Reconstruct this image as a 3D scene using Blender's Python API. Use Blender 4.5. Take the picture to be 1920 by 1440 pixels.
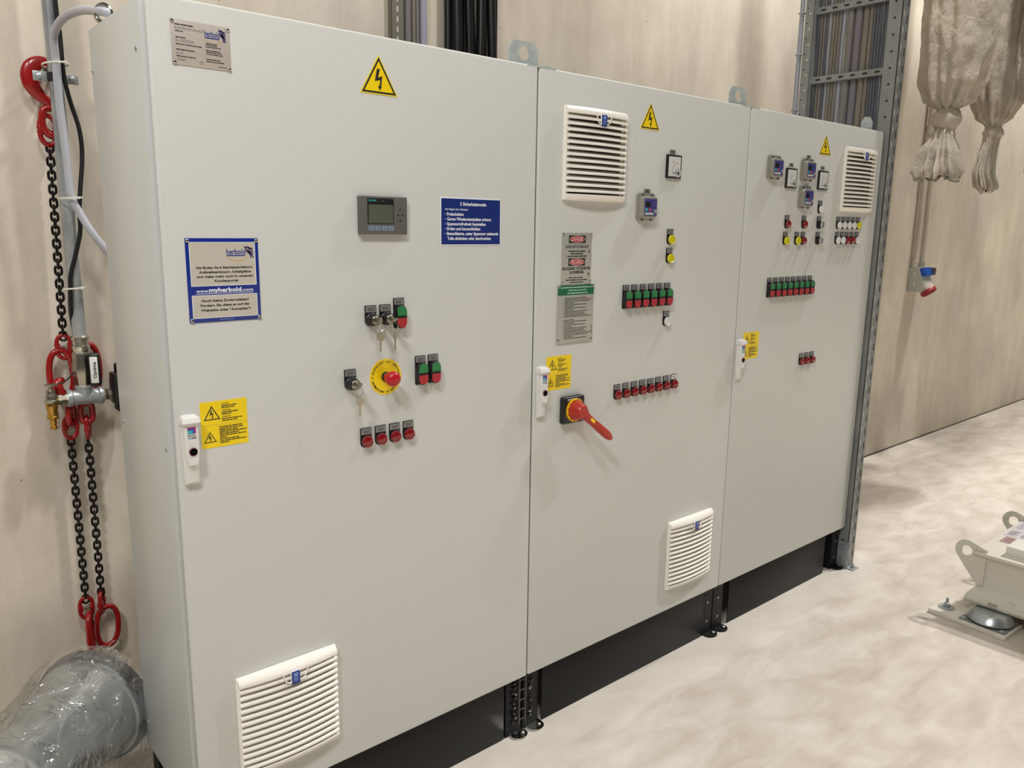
import bpy, bmesh, math, random
from mathutils import Vector, Matrix, noise

for _o in list(bpy.data.objects): bpy.data.objects.remove(_o)
S = bpy.context.scene
C = S.collection
PI = math.pi
rnd = random.Random(7)

# ------------------------------------------------------------------ camera
CAM = Vector((-0.5088, -1.6741, 1.5761))
yaw, pitch, roll, FPX = 0.7088, -0.1947, 0.0142, 1488.1
fw = Vector((math.sin(yaw)*math.cos(pitch), math.cos(yaw)*math.cos(pitch), math.sin(pitch)))
rt = Vector((math.cos(yaw), -math.sin(yaw), 0)); up = rt.cross(fw)
rt2 = math.cos(roll)*rt + math.sin(roll)*up; up2 = -math.sin(roll)*rt + math.cos(roll)*up
cd = bpy.data.cameras.new('camera'); cd.sensor_width = 36; cd.lens = FPX/1920*36
cd.clip_start = .05; cd.clip_end = 100
cam = bpy.data.objects.new('camera', cd); C.objects.link(cam)
M = Matrix((rt2, up2, -fw)).transposed().to_4x4(); M.translation = CAM
cam.matrix_world = M; S.camera = cam

# ------------------------------------------------------------------ world, exposure, added unseen lamps
S.view_settings.view_transform = 'Standard'; S.view_settings.look = 'None'
S.view_settings.gamma = 1; S.view_settings.use_curve_mapping = False
S.view_settings.exposure = 0.0
w = bpy.data.worlds.new('world'); S.world = w; w.use_nodes = True
w.node_tree.nodes['Background'].inputs[0].default_value = (1, .97, .93, 1)
w.node_tree.nodes['Background'].inputs[1].default_value = 0.10

LAMPS = [(-2.0, -1.9, 4.4, .60), (-.45, -1.8, 4.5, .24), (1.7, -2.3, 6.0, .05), (7.2, -2.4, 8.2, 1.9), (6.5, -1.0, 8.2, 1.6), (2.6, -1.42, 8.2, 2.0), (8.6, -2.6, 8.2, 3.2)]
LAMP_W = 200
def lamp_light(i, x, y, z, k):
    ld = bpy.data.lights.new('lamp_light', 'AREA'); ld.shape = 'DISK'; ld.size = .6 if i < 3 else .36
    ld.energy = LAMP_W*k; ld.color = (1.0, .985, .955)
    lo = bpy.data.objects.new('lamp_light', ld); C.objects.link(lo); lo.location = (x, y, z)
    return lo
LIGHTS = [lamp_light(i, *a) for i, a in enumerate(LAMPS)]

# ------------------------------------------------------------------ helpers
def lin(c):
    c = c/255.0
    return c/12.92 if c <= .04045 else ((c+.055)/1.055)**2.4
def rgb(r, g, b): return (lin(r), lin(g), lin(b), 1)
MATS = {}
def mat(name, col, rough=.5, metal=0., bump=None, coat=0., spec=.5, var=None, emit=0):
    if name in MATS: return MATS[name]
    m = bpy.data.materials.new(name); m.use_nodes = True; nt = m.node_tree
    b = nt.nodes['Principled BSDF']
    b.inputs['Base Color'].default_value = rgb(*col)
    b.inputs['Roughness'].default_value = rough; b.inputs['Metallic'].default_value = metal
    b.inputs['Coat Weight'].default_value = coat; b.inputs['Specular IOR Level'].default_value = spec
    if emit:
        b.inputs['Emission Color'].default_value = rgb(*col); b.inputs['Emission Strength'].default_value = emit
    tc = nt.nodes.new('ShaderNodeTexCoord')
    if bump:                                   # (scale, strength, distance)
        n = nt.nodes.new('ShaderNodeTexNoise'); n.inputs['Scale'].default_value = bump[0]; n.inputs['Detail'].default_value = 4
        bp = nt.nodes.new('ShaderNodeBump'); bp.inputs['Strength'].default_value = bump[1]; bp.inputs['Distance'].default_value = bump[2]
        nt.links.new(tc.outputs['Object'], n.inputs['Vector']); nt.links.new(n.outputs['Fac'], bp.inputs['Height'])
        nt.links.new(bp.outputs['Normal'], b.inputs['Normal'])
    if var:                                    # (scale, second colour)
        n = nt.nodes.new('ShaderNodeTexNoise'); n.inputs['Scale'].default_value = var[0]; n.inputs['Detail'].default_value = 5
        mx = nt.nodes.new('ShaderNodeMix'); mx.data_type = 'RGBA'
        mx.inputs[6].default_value = rgb(*col); mx.inputs[7].default_value = rgb(*var[1])
        rp = nt.nodes.new('ShaderNodeMapRange'); rp.inputs[1].default_value = .35; rp.inputs[2].default_value = .65
        nt.links.new(tc.outputs['Object'], n.inputs['Vector']); nt.links.new(n.outputs['Fac'], rp.inputs[0])
        nt.links.new(rp.outputs[0], mx.inputs[0]); nt.links.new(mx.outputs[2], b.inputs['Base Color'])
    MATS[name] = m
    return m

W = {}
def reg(o, at): W[o.name] = Vector(at)
class MB:
    def __init__(s): s.bm = bmesh.new(); s.mi = 0; s.M = Matrix()
    def _tag(s, vs, fs, m, smooth=True):
        for f in fs: f.material_index = m; f.smooth = smooth
    def face(s, pts, m=0, smooth=False):
        vs = [s.bm.verts.new(s.M @ Vector(p)) for p in pts]; f = s.bm.faces.new(vs); f.material_index = m; f.smooth = smooth
    def box(s, a, b, bev=0, m=0, seg=2, R=None):
        a = Vector(a); b = Vector(b); c = (a+b)/2; d = b-a
        g = bmesh.ops.create_cube(s.bm, size=1)
        vs = g['verts']
        for v in vs: v.co = Vector((v.co.x*d.x, v.co.y*d.y, v.co.z*d.z))
        fs = set(f for v in vs for f in v.link_faces)
        for f in fs: f.material_index = m; f.smooth = True
        if bev:
            es = list(set(e for v in vs for e in v.link_edges))
            r = bmesh.ops.bevel(s.bm, geom=es, offset=min(bev, min(abs(d.x), abs(d.y), abs(d.z))*.49), segments=seg, affect='EDGES', profile=.5)
            vs = set(v for f in r['faces'] for v in f.verts) | set(v for v in vs if v.is_valid)
            for v in list(vs):
                for f in v.link_faces: f.material_index = m; f.smooth = True
        for v in set(vs):
            co = v.co
            if R: co = R @ co
            v.co = s.M @ (co + c)
        return s
    def grid(s, rows, m=0, closeu=False, closev=False, capa=False, capb=False, flip=False):
        V = [[s.bm.verts.new(s.M @ Vector(p)) for p in r] for r in rows]
        nr = len(V); nc = len(V[0])
        for i in range(nr if closev else nr-1):
            for j in range(nc if closeu else nc-1):
                q = [V[i][j], V[i][(j+1) % nc], V[(i+1) % nr][(j+1) % nc], V[(i+1) % nr][j]]
                if flip: q.reverse()
                f = s.bm.faces.new(q); f.material_index = m; f.smooth = True
        for cap, r, rv in ((capa, V[0], True), (capb, V[-1], False)):
            if cap:
                q = list(r)
                if rv != flip: q.reverse()
                f = s.bm.faces.new(q); f.material_index = m; f.smooth = True
        return V
    def lathe(s, o, ax, prof, n=28, m=0, capa=True, capb=True):
        ax = Vector(ax).normalized(); o = Vector(o)
        t = Vector((0, 0, 1)) if abs(ax.z) < .9 else Vector((1, 0, 0))
        e1 = ax.cross(t).normalized(); e2 = ax.cross(e1)
        rows = [[o + ax*h + (e1*math.cos(2*PI*k/n) + e2*math.sin(2*PI*k/n))*r for k in range(n)] for r, h in prof]
        s.grid(rows, m, closeu=True, capa=capa and prof[0][0] > 1e-5, capb=capb and prof[-1][0] > 1e-5)
        return s
    def cyl(s, o, ax, r, h, n=24, m=0, bev=0):
        p = [(r, 0), (r, h)] if not bev else [(r-bev, 0), (r, bev), (r, h-bev), (r-bev, h)]
        return s.lathe(o, ax, p, n, m)
    def tube(s, pts, r, n=10, m=0, closed=False, caps=True):
        pts = [Vector(p) for p in pts]; N = len(pts); rs = r if isinstance(r, list) else [r]*N
        rows = []; ref = None
        for i, p in enumerate(pts):
            if closed: t = (pts[(i+1) % N]-pts[i-1]).normalized()
            else: t = (pts[min(i+1, N-1)]-pts[max(i-1, 0)]).normalized()
            if ref is None:
                ref = Vector((0, 0, 1)) if abs(t.z) < .9 else Vector((1, 0, 0))
                ref = (ref - t*ref.dot(t)).normalized()
            else: ref = (ref - t*ref.dot(t)).normalized()
            b = t.cross(ref)
            rows.append([p + (ref*math.cos(2*PI*k/n)+b*math.sin(2*PI*k/n))*rs[i] for k in range(n)])
        s.grid(rows, m, closeu=True, closev=closed, capa=caps and not closed, capb=caps and not closed)
        return s
    def prism(s, pts, w0, w1, m=0, bev=0):
        """outline (x,z) counter-clockwise, extruded from depth w0 to w1 towards -Y"""
        n = len(pts)
        A = [(p[0], -w0, p[1]) for p in pts]
        if bev:
            cx = sum(p[0] for p in pts)/n; cz = sum(p[1] for p in pts)/n
            mx = max(math.hypot(p[0]-cx, p[1]-cz) for p in pts); k = 1-bev/mx
            B = [(p[0], -(w1-bev), p[1]) for p in pts]; D = [(cx+(p[0]-cx)*k, -w1, cz+(p[1]-cz)*k) for p in pts]
            rows = [A, B, D]
        else: rows = [A, [(p[0], -w1, p[1]) for p in pts]]
        s.grid(rows, m, closeu=True, capa=True, capb=True)
        return s
    def add_mesh(s, me, f, m=0):
        vs = [s.bm.verts.new(s.M @ Vector(f(v.co))) for v in me.vertices]
        for p in me.polygons:
            try:
                q = s.bm.faces.new([vs[i] for i in p.vertices]); q.material_index = m
            except ValueError: pass
    def build(s, name, mats, parent=None, at=(0, 0, 0), ang=38, label=None, rot=None):
        bm = s.bm
        bmesh.ops.recalc_face_normals(bm, faces=bm.faces) if not getattr(s, 'norecalc', 0) else None
        for e in bm.edges:
            if len(e.link_faces) == 2:
                if e.calc_face_angle(0) > math.radians(ang): e.smooth = False
        me = bpy.data.meshes.new(name); bm.to_mesh(me); bm.free()
        for x in (mats if isinstance(mats, (list, tuple)) else [mats]): me.materials.append(x)
        o = bpy.data.objects.new(name, me); C.objects.link(o)
        at = Vector(at)
        if parent: o.parent = parent; o.location = at - W[parent.name]
        else: o.location = at
        if rot: o.rotation_euler = rot
        reg(o, at)
        if label: o['label'] = label
        return o
def empty(name, at, label=None, cat=None, group=None, parent=None):
    o = bpy.data.objects.new(name, None); C.objects.link(o); o.empty_display_size = .05
    if parent: o.parent = parent; o.location = Vector(at)-W[parent.name]
    else: o.location = at
    reg(o, at); tag(o, label, cat, group); return o
def tag(o, label=None, cat=None, group=None, kind=None):
    if label: o['label'] = label
    if cat: o['category'] = cat
    if group: o['group'] = group
    if kind: o['kind'] = kind
    return o
def kids(o): return [c for c in ALLK.get(o.name, [])]
ALLK = {}
def index_children():
    ALLK.clear()
    for o in bpy.data.objects:
        if o.parent: ALLK.setdefault(o.parent.name, []).append(o)
def dup(o, at, parent=None, label=None, group=None, _top=True):
    c = o.copy(); C.objects.link(c)
    if _top:
        at = Vector(at); c.parent = parent
        c.location = at - W[parent.name] if parent else at
        reg(c, at)
        if label: c['label'] = label
        elif 'label' in c.keys() and parent is None: del c['label']
        if group: c['group'] = group
    else: c.parent = parent; reg(c, W[parent.name]+c.location)
    for ch in [x for x in o.children]: dup(ch, None, c, _top=False)
    return c
_tc = {}
def text_mesh(sx, bold=0.0, spacing=1.0):
    k = (sx, bold, spacing)
    if k in _tc: return _tc[k]
    cu = bpy.data.curves.new('t', 'FONT'); cu.body = sx; cu.size = 1; cu.resolution_u = 2; cu.offset = bold; cu.space_character = spacing
    ob = bpy.data.objects.new('t', cu)
    C.objects.link(ob); dg = bpy.context.evaluated_depsgraph_get()
    me = bpy.data.meshes.new_from_object(ob.evaluated_get(dg)); bpy.data.objects.remove(ob); bpy.data.curves.remove(cu)
    xs = [v.co.x for v in me.vertices]; _tc[k] = (me, min(xs), max(xs))
    return _tc[k]
def text(mb, s, x0, x1, z, h, wdep, m=0, bold=.012, align='fit', xs=None):
    """capital height h, baseline z, either fitted between x0..x1 or aligned"""
    me, a, b = text_mesh(s, bold); k = h/.70
    if align == 'fit': sx = (x1-x0)/(b-a); ox = x0-a*sx
    else:
        sx = k*(xs or 1); wd = (b-a)*sx
        ox = {'l': x0, 'c': (x0+x1)/2-wd/2, 'r': x1-wd}[align]-a*sx
    mb.add_mesh(me, lambda c: (ox+c.x*sx, -wdep, z+c.y*k), m)
def words(mb, x0, x1, z, h, wdep, m=0, seed=0):
    """a line of print too small to read: word-long dashes"""
    r = random.Random(seed); x = x0
    while x < x1-h*1.2:
        l = min(r.uniform(2.5, 7)*h, x1-x); mb.box((x, -wdep-.0002, z), (x+l, -wdep+.0001, z+h*r.uniform(.8, 1)), m=m); x += l+h*.6
def lerp(a, b, t): return a+(b-a)*t
def catmull(P, k=8):
    P = [Vector(p) for p in P]; out = []
    for i in range(len(P)-1):
        a = P[max(i-1, 0)]; b = P[i]; c = P[i+1]; d = P[min(i+2, len(P)-1)]
        for j in range(k):
            t = j/k
            out.append(.5*((2*b)+(c-a)*t+(2*a-5*b+4*c-d)*t*t+(3*b-a-3*c+d)*t**3))
    out.append(P[-1]); return out

# ------------------------------------------------------------------ materials
grey_paint_lit = mat('light_grey_textured_paint_lit', (211, 212, 208), .48, bump=(900, .12, .0004), spec=.45)  # same paint as the sides, brightened to stand in for light on the doors
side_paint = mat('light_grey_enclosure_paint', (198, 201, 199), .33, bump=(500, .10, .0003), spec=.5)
black_paint = mat('black_plinth_paint', (15, 15, 16), .5, bump=(300, .15, .0004), spec=.3)
black_pl = mat('black_plastic', (22, 22, 23), .42)
blacker = mat('black_recess', (8, 8, 8), .7)
dark_pl = mat('dark_grey_plastic', (82, 82, 80), .45)
label_grey = mat('engraved_grey_label', (132, 132, 130), .45)
ink = mat('dark_print', (32, 30, 32), .6)
white_ink = mat('white_print', (235, 238, 245), .5)
cream = mat('cream_white_plastic', (244, 240, 231), .38)
white_pl = mat('white_plastic', (228, 227, 224), .35)
filt = mat('dark_filter_mat', (46, 44, 40), .9)
blue = mat('deep_blue_enamel', (12, 42, 138), .35)
blue2 = mat('blue_latch_plastic', (28, 58, 140), .4)
yellow = mat('signal_yellow', (248, 214, 0), .45)
red_lens = mat('red_lens', (132, 6, 16), .16, coat=.5)
white_lens = mat('white_lens', (222, 222, 220), .18, coat=.4)
yel_lens = mat('yellow_lens', (214, 206, 20), .18, coat=.4)
green_cap = mat('green_button_cap', (34, 124, 66), .35)
red_cap = mat('red_button_cap', (178, 36, 46), .38)
red_mush = mat('red_mushroom_plastic', (186, 14, 34), .34)
orange = mat('orange_red_handle_plastic', (176, 42, 24), .32)
chrome = mat('chrome', (200, 198, 190), .16, 1)
nickel = mat('nickel_plated', (172, 168, 156), .28, 1)
key_metal = mat('worn_key_metal', (168, 162, 142), .32, .85)
brass = mat('brass', (188, 148, 72), .25, 1)
galv = mat('galvanised_steel', (176, 180, 182), .38, .45, bump=(60, .05, .001), var=(14, (148, 153, 156)))
galv_d = mat('zinc_duct_steel', (206, 211, 214), .3, .8, bump=(22, .05, .002), var=(6, (176, 184, 188)))
zinc_grey = mat('grey_zinc_profile', (142, 145, 143), .5, .35, var=(9, (128, 131, 130)))
hook_red = mat('red_lacquered_steel', (150, 14, 16), .3, coat=.3)
chain_blk = mat('black_chain_steel', (34, 31, 29), .3, .6)
cable_black = mat('black_cable_sheath', (20, 20, 21), .38)
cable_grey = mat('grey_cable_sheath', (148, 150, 158), .45)
machine_paint = mat('beige_machine_paint', (202, 198, 184), .38, bump=(40, .05, .001))
rubber = mat('black_rubber', (26, 26, 26), .6)
steel_plate = mat('brushed_nameplate', (204, 196, 188), .38, .25)
sign_beige = mat('beige_sign_field', (198, 192, 180), .42)
alu_sign = mat('grey_sign_sheet', (176, 176, 168), .35, .15)
green_sign = mat('green_sign_field', (0, 98, 66), .4)
sign_red = mat('red_sign_field', (190, 34, 44), .4)
teal = mat('teal_print', (60, 178, 180), .5)
magenta = mat('magenta_print', (176, 30, 130), .5)
gold_ink = mat('orange_arc_print', (214, 170, 96), .5)
purple = mat('purple_print', (52, 34, 92), .5)
lcd = mat('unlit_display', (88, 93, 81), .25)
key_blue = mat('pale_blue_keys', (118, 136, 158), .45)
tie_white = mat('white_nylon', (224, 220, 206), .5)
hmi_grey = mat('warm_grey_housing', (94, 93, 89), .5)
clear_grey = mat('smoky_grey_cover', (142, 140, 130), .3, coat=.3)
kp_blue = mat('blue_purple_faceplate', (62, 60, 128), .4)

def nodes_surface(name, build):
    m = bpy.data.materials.new(name); m.use_nodes = True; nt = m.node_tree
    b = nt.nodes['Principled BSDF']; build(nt, b); return m
def _n(nt, t, **k):
    n = nt.nodes.new(t)
    for a, v in k.items(): setattr(n, a, v)
    return n
def concrete_wall(nt, b):
    L = nt.links.new
    g = _n(nt, 'ShaderNodeNewGeometry')
    mp = _n(nt, 'ShaderNodeMapping'); mp.inputs['Scale'].default_value = (3.2, 3.2, .9); L(g.outputs['Position'], mp.inputs[0])
    n1 = _n(nt, 'ShaderNodeTexNoise'); n1.inputs['Scale'].default_value = 2.4; n1.inputs['Detail'].default_value = 9; n1.inputs['Roughness'].default_value = .68; L(mp.outputs[0], n1.inputs['Vector'])
    n2 = _n(nt, 'ShaderNodeTexNoise'); n2.inputs['Scale'].default_value = 1.5; n2.inputs['Detail'].default_value = 7; L(g.outputs['Position'], n2.inputs['Vector'])
    n3 = _n(nt, 'ShaderNodeTexNoise'); n3.inputs['Scale'].default_value = 70; n3.inputs['Detail'].default_value = 3; L(g.outputs['Position'], n3.inputs['Vector'])
    r1 = _n(nt, 'ShaderNodeValToRGB'); r1.color_ramp.elements[0].position = .28; r1.color_ramp.elements[0].color = rgb(200, 190, 173)
    r1.color_ramp.elements[1].position = .72; r1.color_ramp.elements[1].color = rgb(224, 215, 200); L(n1.outputs['Fac'], r1.inputs[0])
    r2 = _n(nt, 'ShaderNodeValToRGB'); r2.color_ramp.elements[0].position = .35; r2.color_ramp.elements[0].color = (.84, .83, .84, 1)
    r2.color_ramp.elements[1].position = .65; r2.color_ramp.elements[1].color = (1.04, 1.03, 1.0, 1); L(n2.outputs['Fac'], r2.inputs[0])
    mx = _n(nt, 'ShaderNodeMix', data_type='RGBA', blend_type='MULTIPLY'); mx.inputs[0].default_value = 1
    L(r1.outputs[0], mx.inputs[6]); L(r2.outputs[0], mx.inputs[7])
    # small pores
    v = _n(nt, 'ShaderNodeTexVoronoi'); v.inputs['Scale'].default_value = 7; L(g.outputs['Position'], v.inputs['Vector'])
    lt = _n(nt, 'ShaderNodeMath', operation='LESS_THAN'); lt.inputs[1].default_value = .028; L(v.outputs['Distance'], lt.inputs[0])
    m3 = _n(nt, 'ShaderNodeMix', data_type='RGBA'); m3.inputs[7].default_value = rgb(112, 104, 92); L(mx.outputs[2], m3.inputs[6])
    sc = _n(nt, 'ShaderNodeMath', operation='MULTIPLY'); sc.inputs[1].default_value = .6; L(lt.outputs[0], sc.inputs[0]); L(sc.outputs[0], m3.inputs[0])
    # shuttering panel joints every 2.6 m
    sx = _n(nt, 'ShaderNodeSeparateXYZ'); L(g.outputs['Position'], sx.inputs[0])
    ad = _n(nt, 'ShaderNodeMath', operation='ADD'); ad.inputs[1].default_value = 19.3; L(sx.outputs['X'], ad.inputs[0])
    md = _n(nt, 'ShaderNodeMath', operation='MODULO'); md.inputs[1].default_value = 6.5; L(ad.outputs[0], md.inputs[0])
    jl = _n(nt, 'ShaderNodeMath', operation='LESS_THAN'); jl.inputs[1].default_value = -1; L(md.outputs[0], jl.inputs[0])
    m4 = _n(nt, 'ShaderNodeMix', data_type='RGBA'); m4.inputs[7].default_value = rgb(146, 138, 124); L(m3.outputs[2], m4.inputs[6]); L(jl.outputs[0], m4.inputs[0])
    L(m4.outputs[2], b.inputs['Base Color']); b.inputs['Roughness'].default_value = .62
    bp = _n(nt, 'ShaderNodeBump'); bp.inputs['Strength'].default_value = .14; bp.inputs['Distance'].default_value = .004
    L(n3.outputs['Fac'], bp.inputs['Height']); L(bp.outputs['Normal'], b.inputs['Normal'])
def concrete_floor(nt, b):
    L = nt.links.new
    g = _n(nt, 'ShaderNodeNewGeometry')
    mp = _n(nt, 'ShaderNodeMapping'); mp.inputs['Scale'].default_value = (1.0, 2.2, 1); mp.inputs['Rotation'].default_value = (0, 0, .5); L(g.outputs['Position'], mp.inputs[0])
    n1 = _n(nt, 'ShaderNodeTexNoise'); n1.inputs['Scale'].default_value = 4.2; n1.inputs['Detail'].default_value = 10; n1.inputs['Roughness'].default_value = .62; n1.inputs['Distortion'].default_value = .6; L(mp.outputs[0], n1.inputs['Vector'])
    r1 = _n(nt, 'ShaderNodeValToRGB'); e = r1.color_ramp.elements
    e[0].position = .30; e[0].color = rgb(181, 170, 157); e[1].position = .68; e[1].color = rgb(210, 202, 190)
    L(n1.outputs['Fac'], r1.inputs[0])
    # clean strip of newer screed in front of the plinths
    sx = _n(nt, 'ShaderNodeSeparateXYZ'); L(g.outputs['Position'], sx.inputs[0])
    gt = _n(nt, 'ShaderNodeMapRange'); gt.inputs[1].default_value = -.125; gt.inputs[2].default_value = -.115; L(sx.outputs['Y'], gt.inputs[0])
    mx = _n(nt, 'ShaderNodeMix', data_type='RGBA'); mx.inputs[7].default_value = rgb(200, 194, 184)
    q = _n(nt, 'ShaderNodeMath', operation='MULTIPLY'); q.inputs[1].default_value = .6; L(gt.outputs[0], q.inputs[0])
    lim = _n(nt, 'ShaderNodeMath', operation='LESS_THAN'); lim.inputs[1].default_value = 3.2; L(sx.outputs['X'], lim.inputs[0])
    q2 = _n(nt, 'ShaderNodeMath', operation='MULTIPLY'); L(q.outputs[0], q2.inputs[0]); L(lim.outputs[0], q2.inputs[1])
    L(q2.outputs[0], mx.inputs[0]); L(r1.outputs[0], mx.inputs[6])
    # scattered specks
    v = _n(nt, 'ShaderNodeTexVoronoi'); v.inputs['Scale'].default_value = 5; L(g.outputs['Position'], v.inputs['Vector'])
    lt = _n(nt, 'ShaderNodeMath', operation='LESS_THAN'); lt.inputs[1].default_value = .03; L(v.outputs['Distance'], lt.inputs[0])
    sc = _n(nt, 'ShaderNodeMath', operation='MULTIPLY'); sc.inputs[1].default_value = .45; L(lt.outputs[0], sc.inputs[0])
    m3 = _n(nt, 'ShaderNodeMix', data_type='RGBA'); m3.inputs[7].default_value = rgb(130, 120, 108); L(mx.outputs[2], m3.inputs[6]); L(sc.outputs[0], m3.inputs[0])
    L(m3.outputs[2], b.inputs['Base Color'])
    rr = _n(nt, 'ShaderNodeMapRange'); rr.inputs[3].default_value = .38; rr.inputs[4].default_value = .62; L(n1.outputs['Fac'], rr.inputs[0]); L(rr.outputs[0], b.inputs['Roughness'])
    n3 = _n(nt, 'ShaderNodeTexNoise'); n3.inputs['Scale'].default_value = 45; L(g.outputs['Position'], n3.inputs['Vector'])
    bp = _n(nt, 'ShaderNodeBump'); bp.inputs['Strength'].default_value = .08; bp.inputs['Distance'].default_value = .003
    L(n3.outputs['Fac'], bp.inputs['Height']); L(bp.outputs['Normal'], b.inputs['Normal'])
wall_mat = nodes_surface('cast_concrete_wall', concrete_wall)
floor_mat = nodes_surface('trowelled_concrete_floor', concrete_floor)
hall_mat = mat('hall_cladding', (128, 127, 124), .7)

# ------------------------------------------------------------------ the setting
WY = .8376
def slab(name, a, b, m):
    o = MB().box(a, b).build(name, m); o['kind'] = 'structure'; return o
slab('floor', (-9, -16, -.2), (22, WY, 0), floor_mat)
slab('wall_back', (-9, WY, -.2), (22, WY+.25, 9), wall_mat)
slab('wall_left', (-9.2, -16, -.2), (-9, WY+.25, 9), hall_mat)
slab('wall_right', (22, -16, -.2), (22.2, WY+.25, 9), hall_mat)
slab('wall_front', (-9.2, -16.2, -.2), (22.2, -16, 9), hall_mat)
slab('ceiling', (-9.2, -16.2, 9), (22.2, WY+.25, 9.2), hall_mat)
t = MB(); x = -8.9
r = random.Random(3)
while x < 21.5:
    l = r.uniform(.3, 1.1); t.box((x, WY-.0045-r.uniform(0, .003), 0), (x+l, WY, .005+r.uniform(0, .003)), m=0); x += l
o = t.build('trim_1', mat('dark_joint_filler', (74, 66, 56), .9)); o['kind'] = 'structure'
# unseen duct added overhead to shade the doors and the wall
mb = MB(); mb.box((.6, -1.39, 4.85), (15, -.66, 5.15), .02)
xx = .9
while xx < 15: mb.box((xx, -1.41, 4.83), (xx+.04, -.64, 5.17), m=0); xx += 1.5
duct = mb.build('added_shade_duct', mat('shade_duct_sheet', (150, 152, 152), .5, .6))
tag(duct, 'square duct added overhead, out of view, to shade the cabinets and the wall', 'duct')
mb = MB(); xx = .92
while xx < 15:
    for yy in (-1.40, -.65): mb.tube([(xx, yy, 5.2), (xx, yy, 9.0)], .006, 6)
    xx += 1.5
mb.build('hanger_rods', zinc_grey, duct, (0, 0, 0))
# housings of the added unseen lamps, placed and weighted to fit the brightness
for i, (x, y, z, k) in enumerate(LAMPS):
    mb = MB(); mb.lathe((0, 0, .06), (0, 0, 1), [(.24, -.03), (.25, 0), (.2, .12), (.07, .2), (.07, .32)], 32)
    hh = mb.build('added_bay_lamp', mat('lamp_housing_black', (40, 40, 42), .5), None, (x, y, z))
    mb = MB(); mb.tube([(0, 0, .38), (0, 0, 9-z)], .006); mb.build('suspension_cable', galv, hh, (x, y, z))
    tag(hh, 'black high bay lamp added out of view to light the hall', 'lamp', 'added high bay lamps out of view')
    LIGHTS[i].parent = hh; LIGHTS[i].location = (0, 0, .02)

# ------------------------------------------------------------------ control elements (prototypes, origin = top-left corner of the label plate, on the door skin)
STORE = []
def park(o): STORE.append(o)
def round_outline(w_, h_, r_, rt=.001, n=8):
    """top-left at (0,0), going down; bottom corners radius r_, top corners radius rt; ccw"""
    P = []
    def arc(cx, cz, r, a0, a1):
        for k in range(n+1):
            a = math.radians(lerp(a0, a1, k/n)); P.append((cx+r*math.cos(a), cz+r*math.sin(a)))
    arc(r_, -h_+r_, r_, 180, 270); arc(w_-r_, -h_+r_, r_, 270, 360)
    arc(w_-rt, -rt, rt, 0, 90); arc(rt, -rt, rt, 90, 180)
    return P
def plate_children(root, at, seed, wide=.031, white=False):
    mb = MB(); mb.box((.0018, -.0034, -.0165), (wide-.0018, -.0020, -.0016), m=0)
    for j in range(2): words(mb, .006+.002*j, wide-.006-.002*j, -.0075-.0042*j, .0017, .0034, 1, seed+j)
    mb.build('label_plate', [white_pl if white else label_grey, ink], root, at)
def make_lamp(name, lensmat, kind, label, whitelabel=False):
    at = (0, 0, 0); cx, cz = .0155, -.0335
    mb = MB(); mb.prism(round_outline(.031, .0495, .013), 0, .0024)
    mb.cyl((cx, -.0024, cz), (0, -1, 0), .0148, .0045, 28, bev=.0008)
    root = mb.build(name, [black_pl], None, at); root['label'] = label
    plate_children(root, at, 11, white=whitelabel)
    mb = MB()
    if kind == 'lamp':
        mb.lathe((cx, 0, cz), (0, -1, 0), [(.0142, .0065), (.0146, .0115), (.0135, .0135), (.0118, .0142), (.0105, .0132), (.0085, .0138), (.0045, .0152), (.0, .0156)], 28)
        mb.build('lens', lensmat, root, at)
    elif kind == 'push':
        mb.lathe((cx, 0, cz), (0, -1, 0), [(.0146, .0068), (.0148, .0125), (.0138, .0142), (.0122, .0146), (.0112, .0134), (.006, .0136), (.0, .0136)], 28)
        mb.build('button_cap', lensmat, root, at)
    elif kind == 'select':
        mb.lathe((cx, 0, cz), (0, -1, 0), [(.0135, .0068), (.0135, .018), (.0125, .0192)], 24); mb.build('knob_body', black_pl, root, at)
        mb = MB(); mb.lathe((cx, 0, cz), (0, -1, 0), [(.0146, .0178), (.0146, .0205), (.0105, .0208), (.0100, .0198)], 28, 0, capb=False)
        mb.lathe((cx, 0, cz), (0, -1, 0), [(.0102, .0198), (.0095, .0212), (.0, .0214)], 28, 1)
        mb.box((cx-.0016, -.0222, cz-.0085), (cx+.0016, -.0205, cz+.0085), .0005, 2)
        mb.build('knob_ring', [mat('matt_chrome', (214, 212, 204), .3, .5), mat('grey_knob_face', (168, 168, 164), .35), black_pl], root, at)
    elif kind == 'key':
        mb.lathe((cx, 0, cz), (0, -1, 0), [(.0165, .0024), (.0165, .009), (.0155, .0105), (.0142, .0115), (.0138, .0235), (.0128, .0252), (.0108, .0255)], 32)
        mb.build('bezel', black_pl, root, at)
        mb = MB(); mb.lathe((cx, 0, cz), (0, -1, 0), [(.0108, .0245), (.0106, .0272), (.0094, .0282), (.0, .0282)], 28)
        mb.box((cx-.0008, -.0288, cz-.004), (cx+.0008, -.0280, cz+.004), m=1)
        mb.build('lock_cylinder', [nickel, blacker], root, at)
    park(root); return root
def half_outline(cx, cz, wd, ht, topround, n=12):
    r_ = wd/2; P = []
    if topround:
        P = [(cx-r_, cz-ht/2), (cx+r_, cz-ht/2)]
        for k in range(n+1):
            a = PI*k/n; P.append((cx+r_*math.cos(a), cz+ht/2-r_+r_*math.sin(a)))
    else:
        P = [(cx+r_, cz+ht/2), (cx-r_, cz+ht/2)]
        for k in range(n+1):
            a = PI+PI*k/n; P.append((cx+r_*math.cos(a), cz-ht/2+r_+r_*math.sin(a)))
    return P
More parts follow.
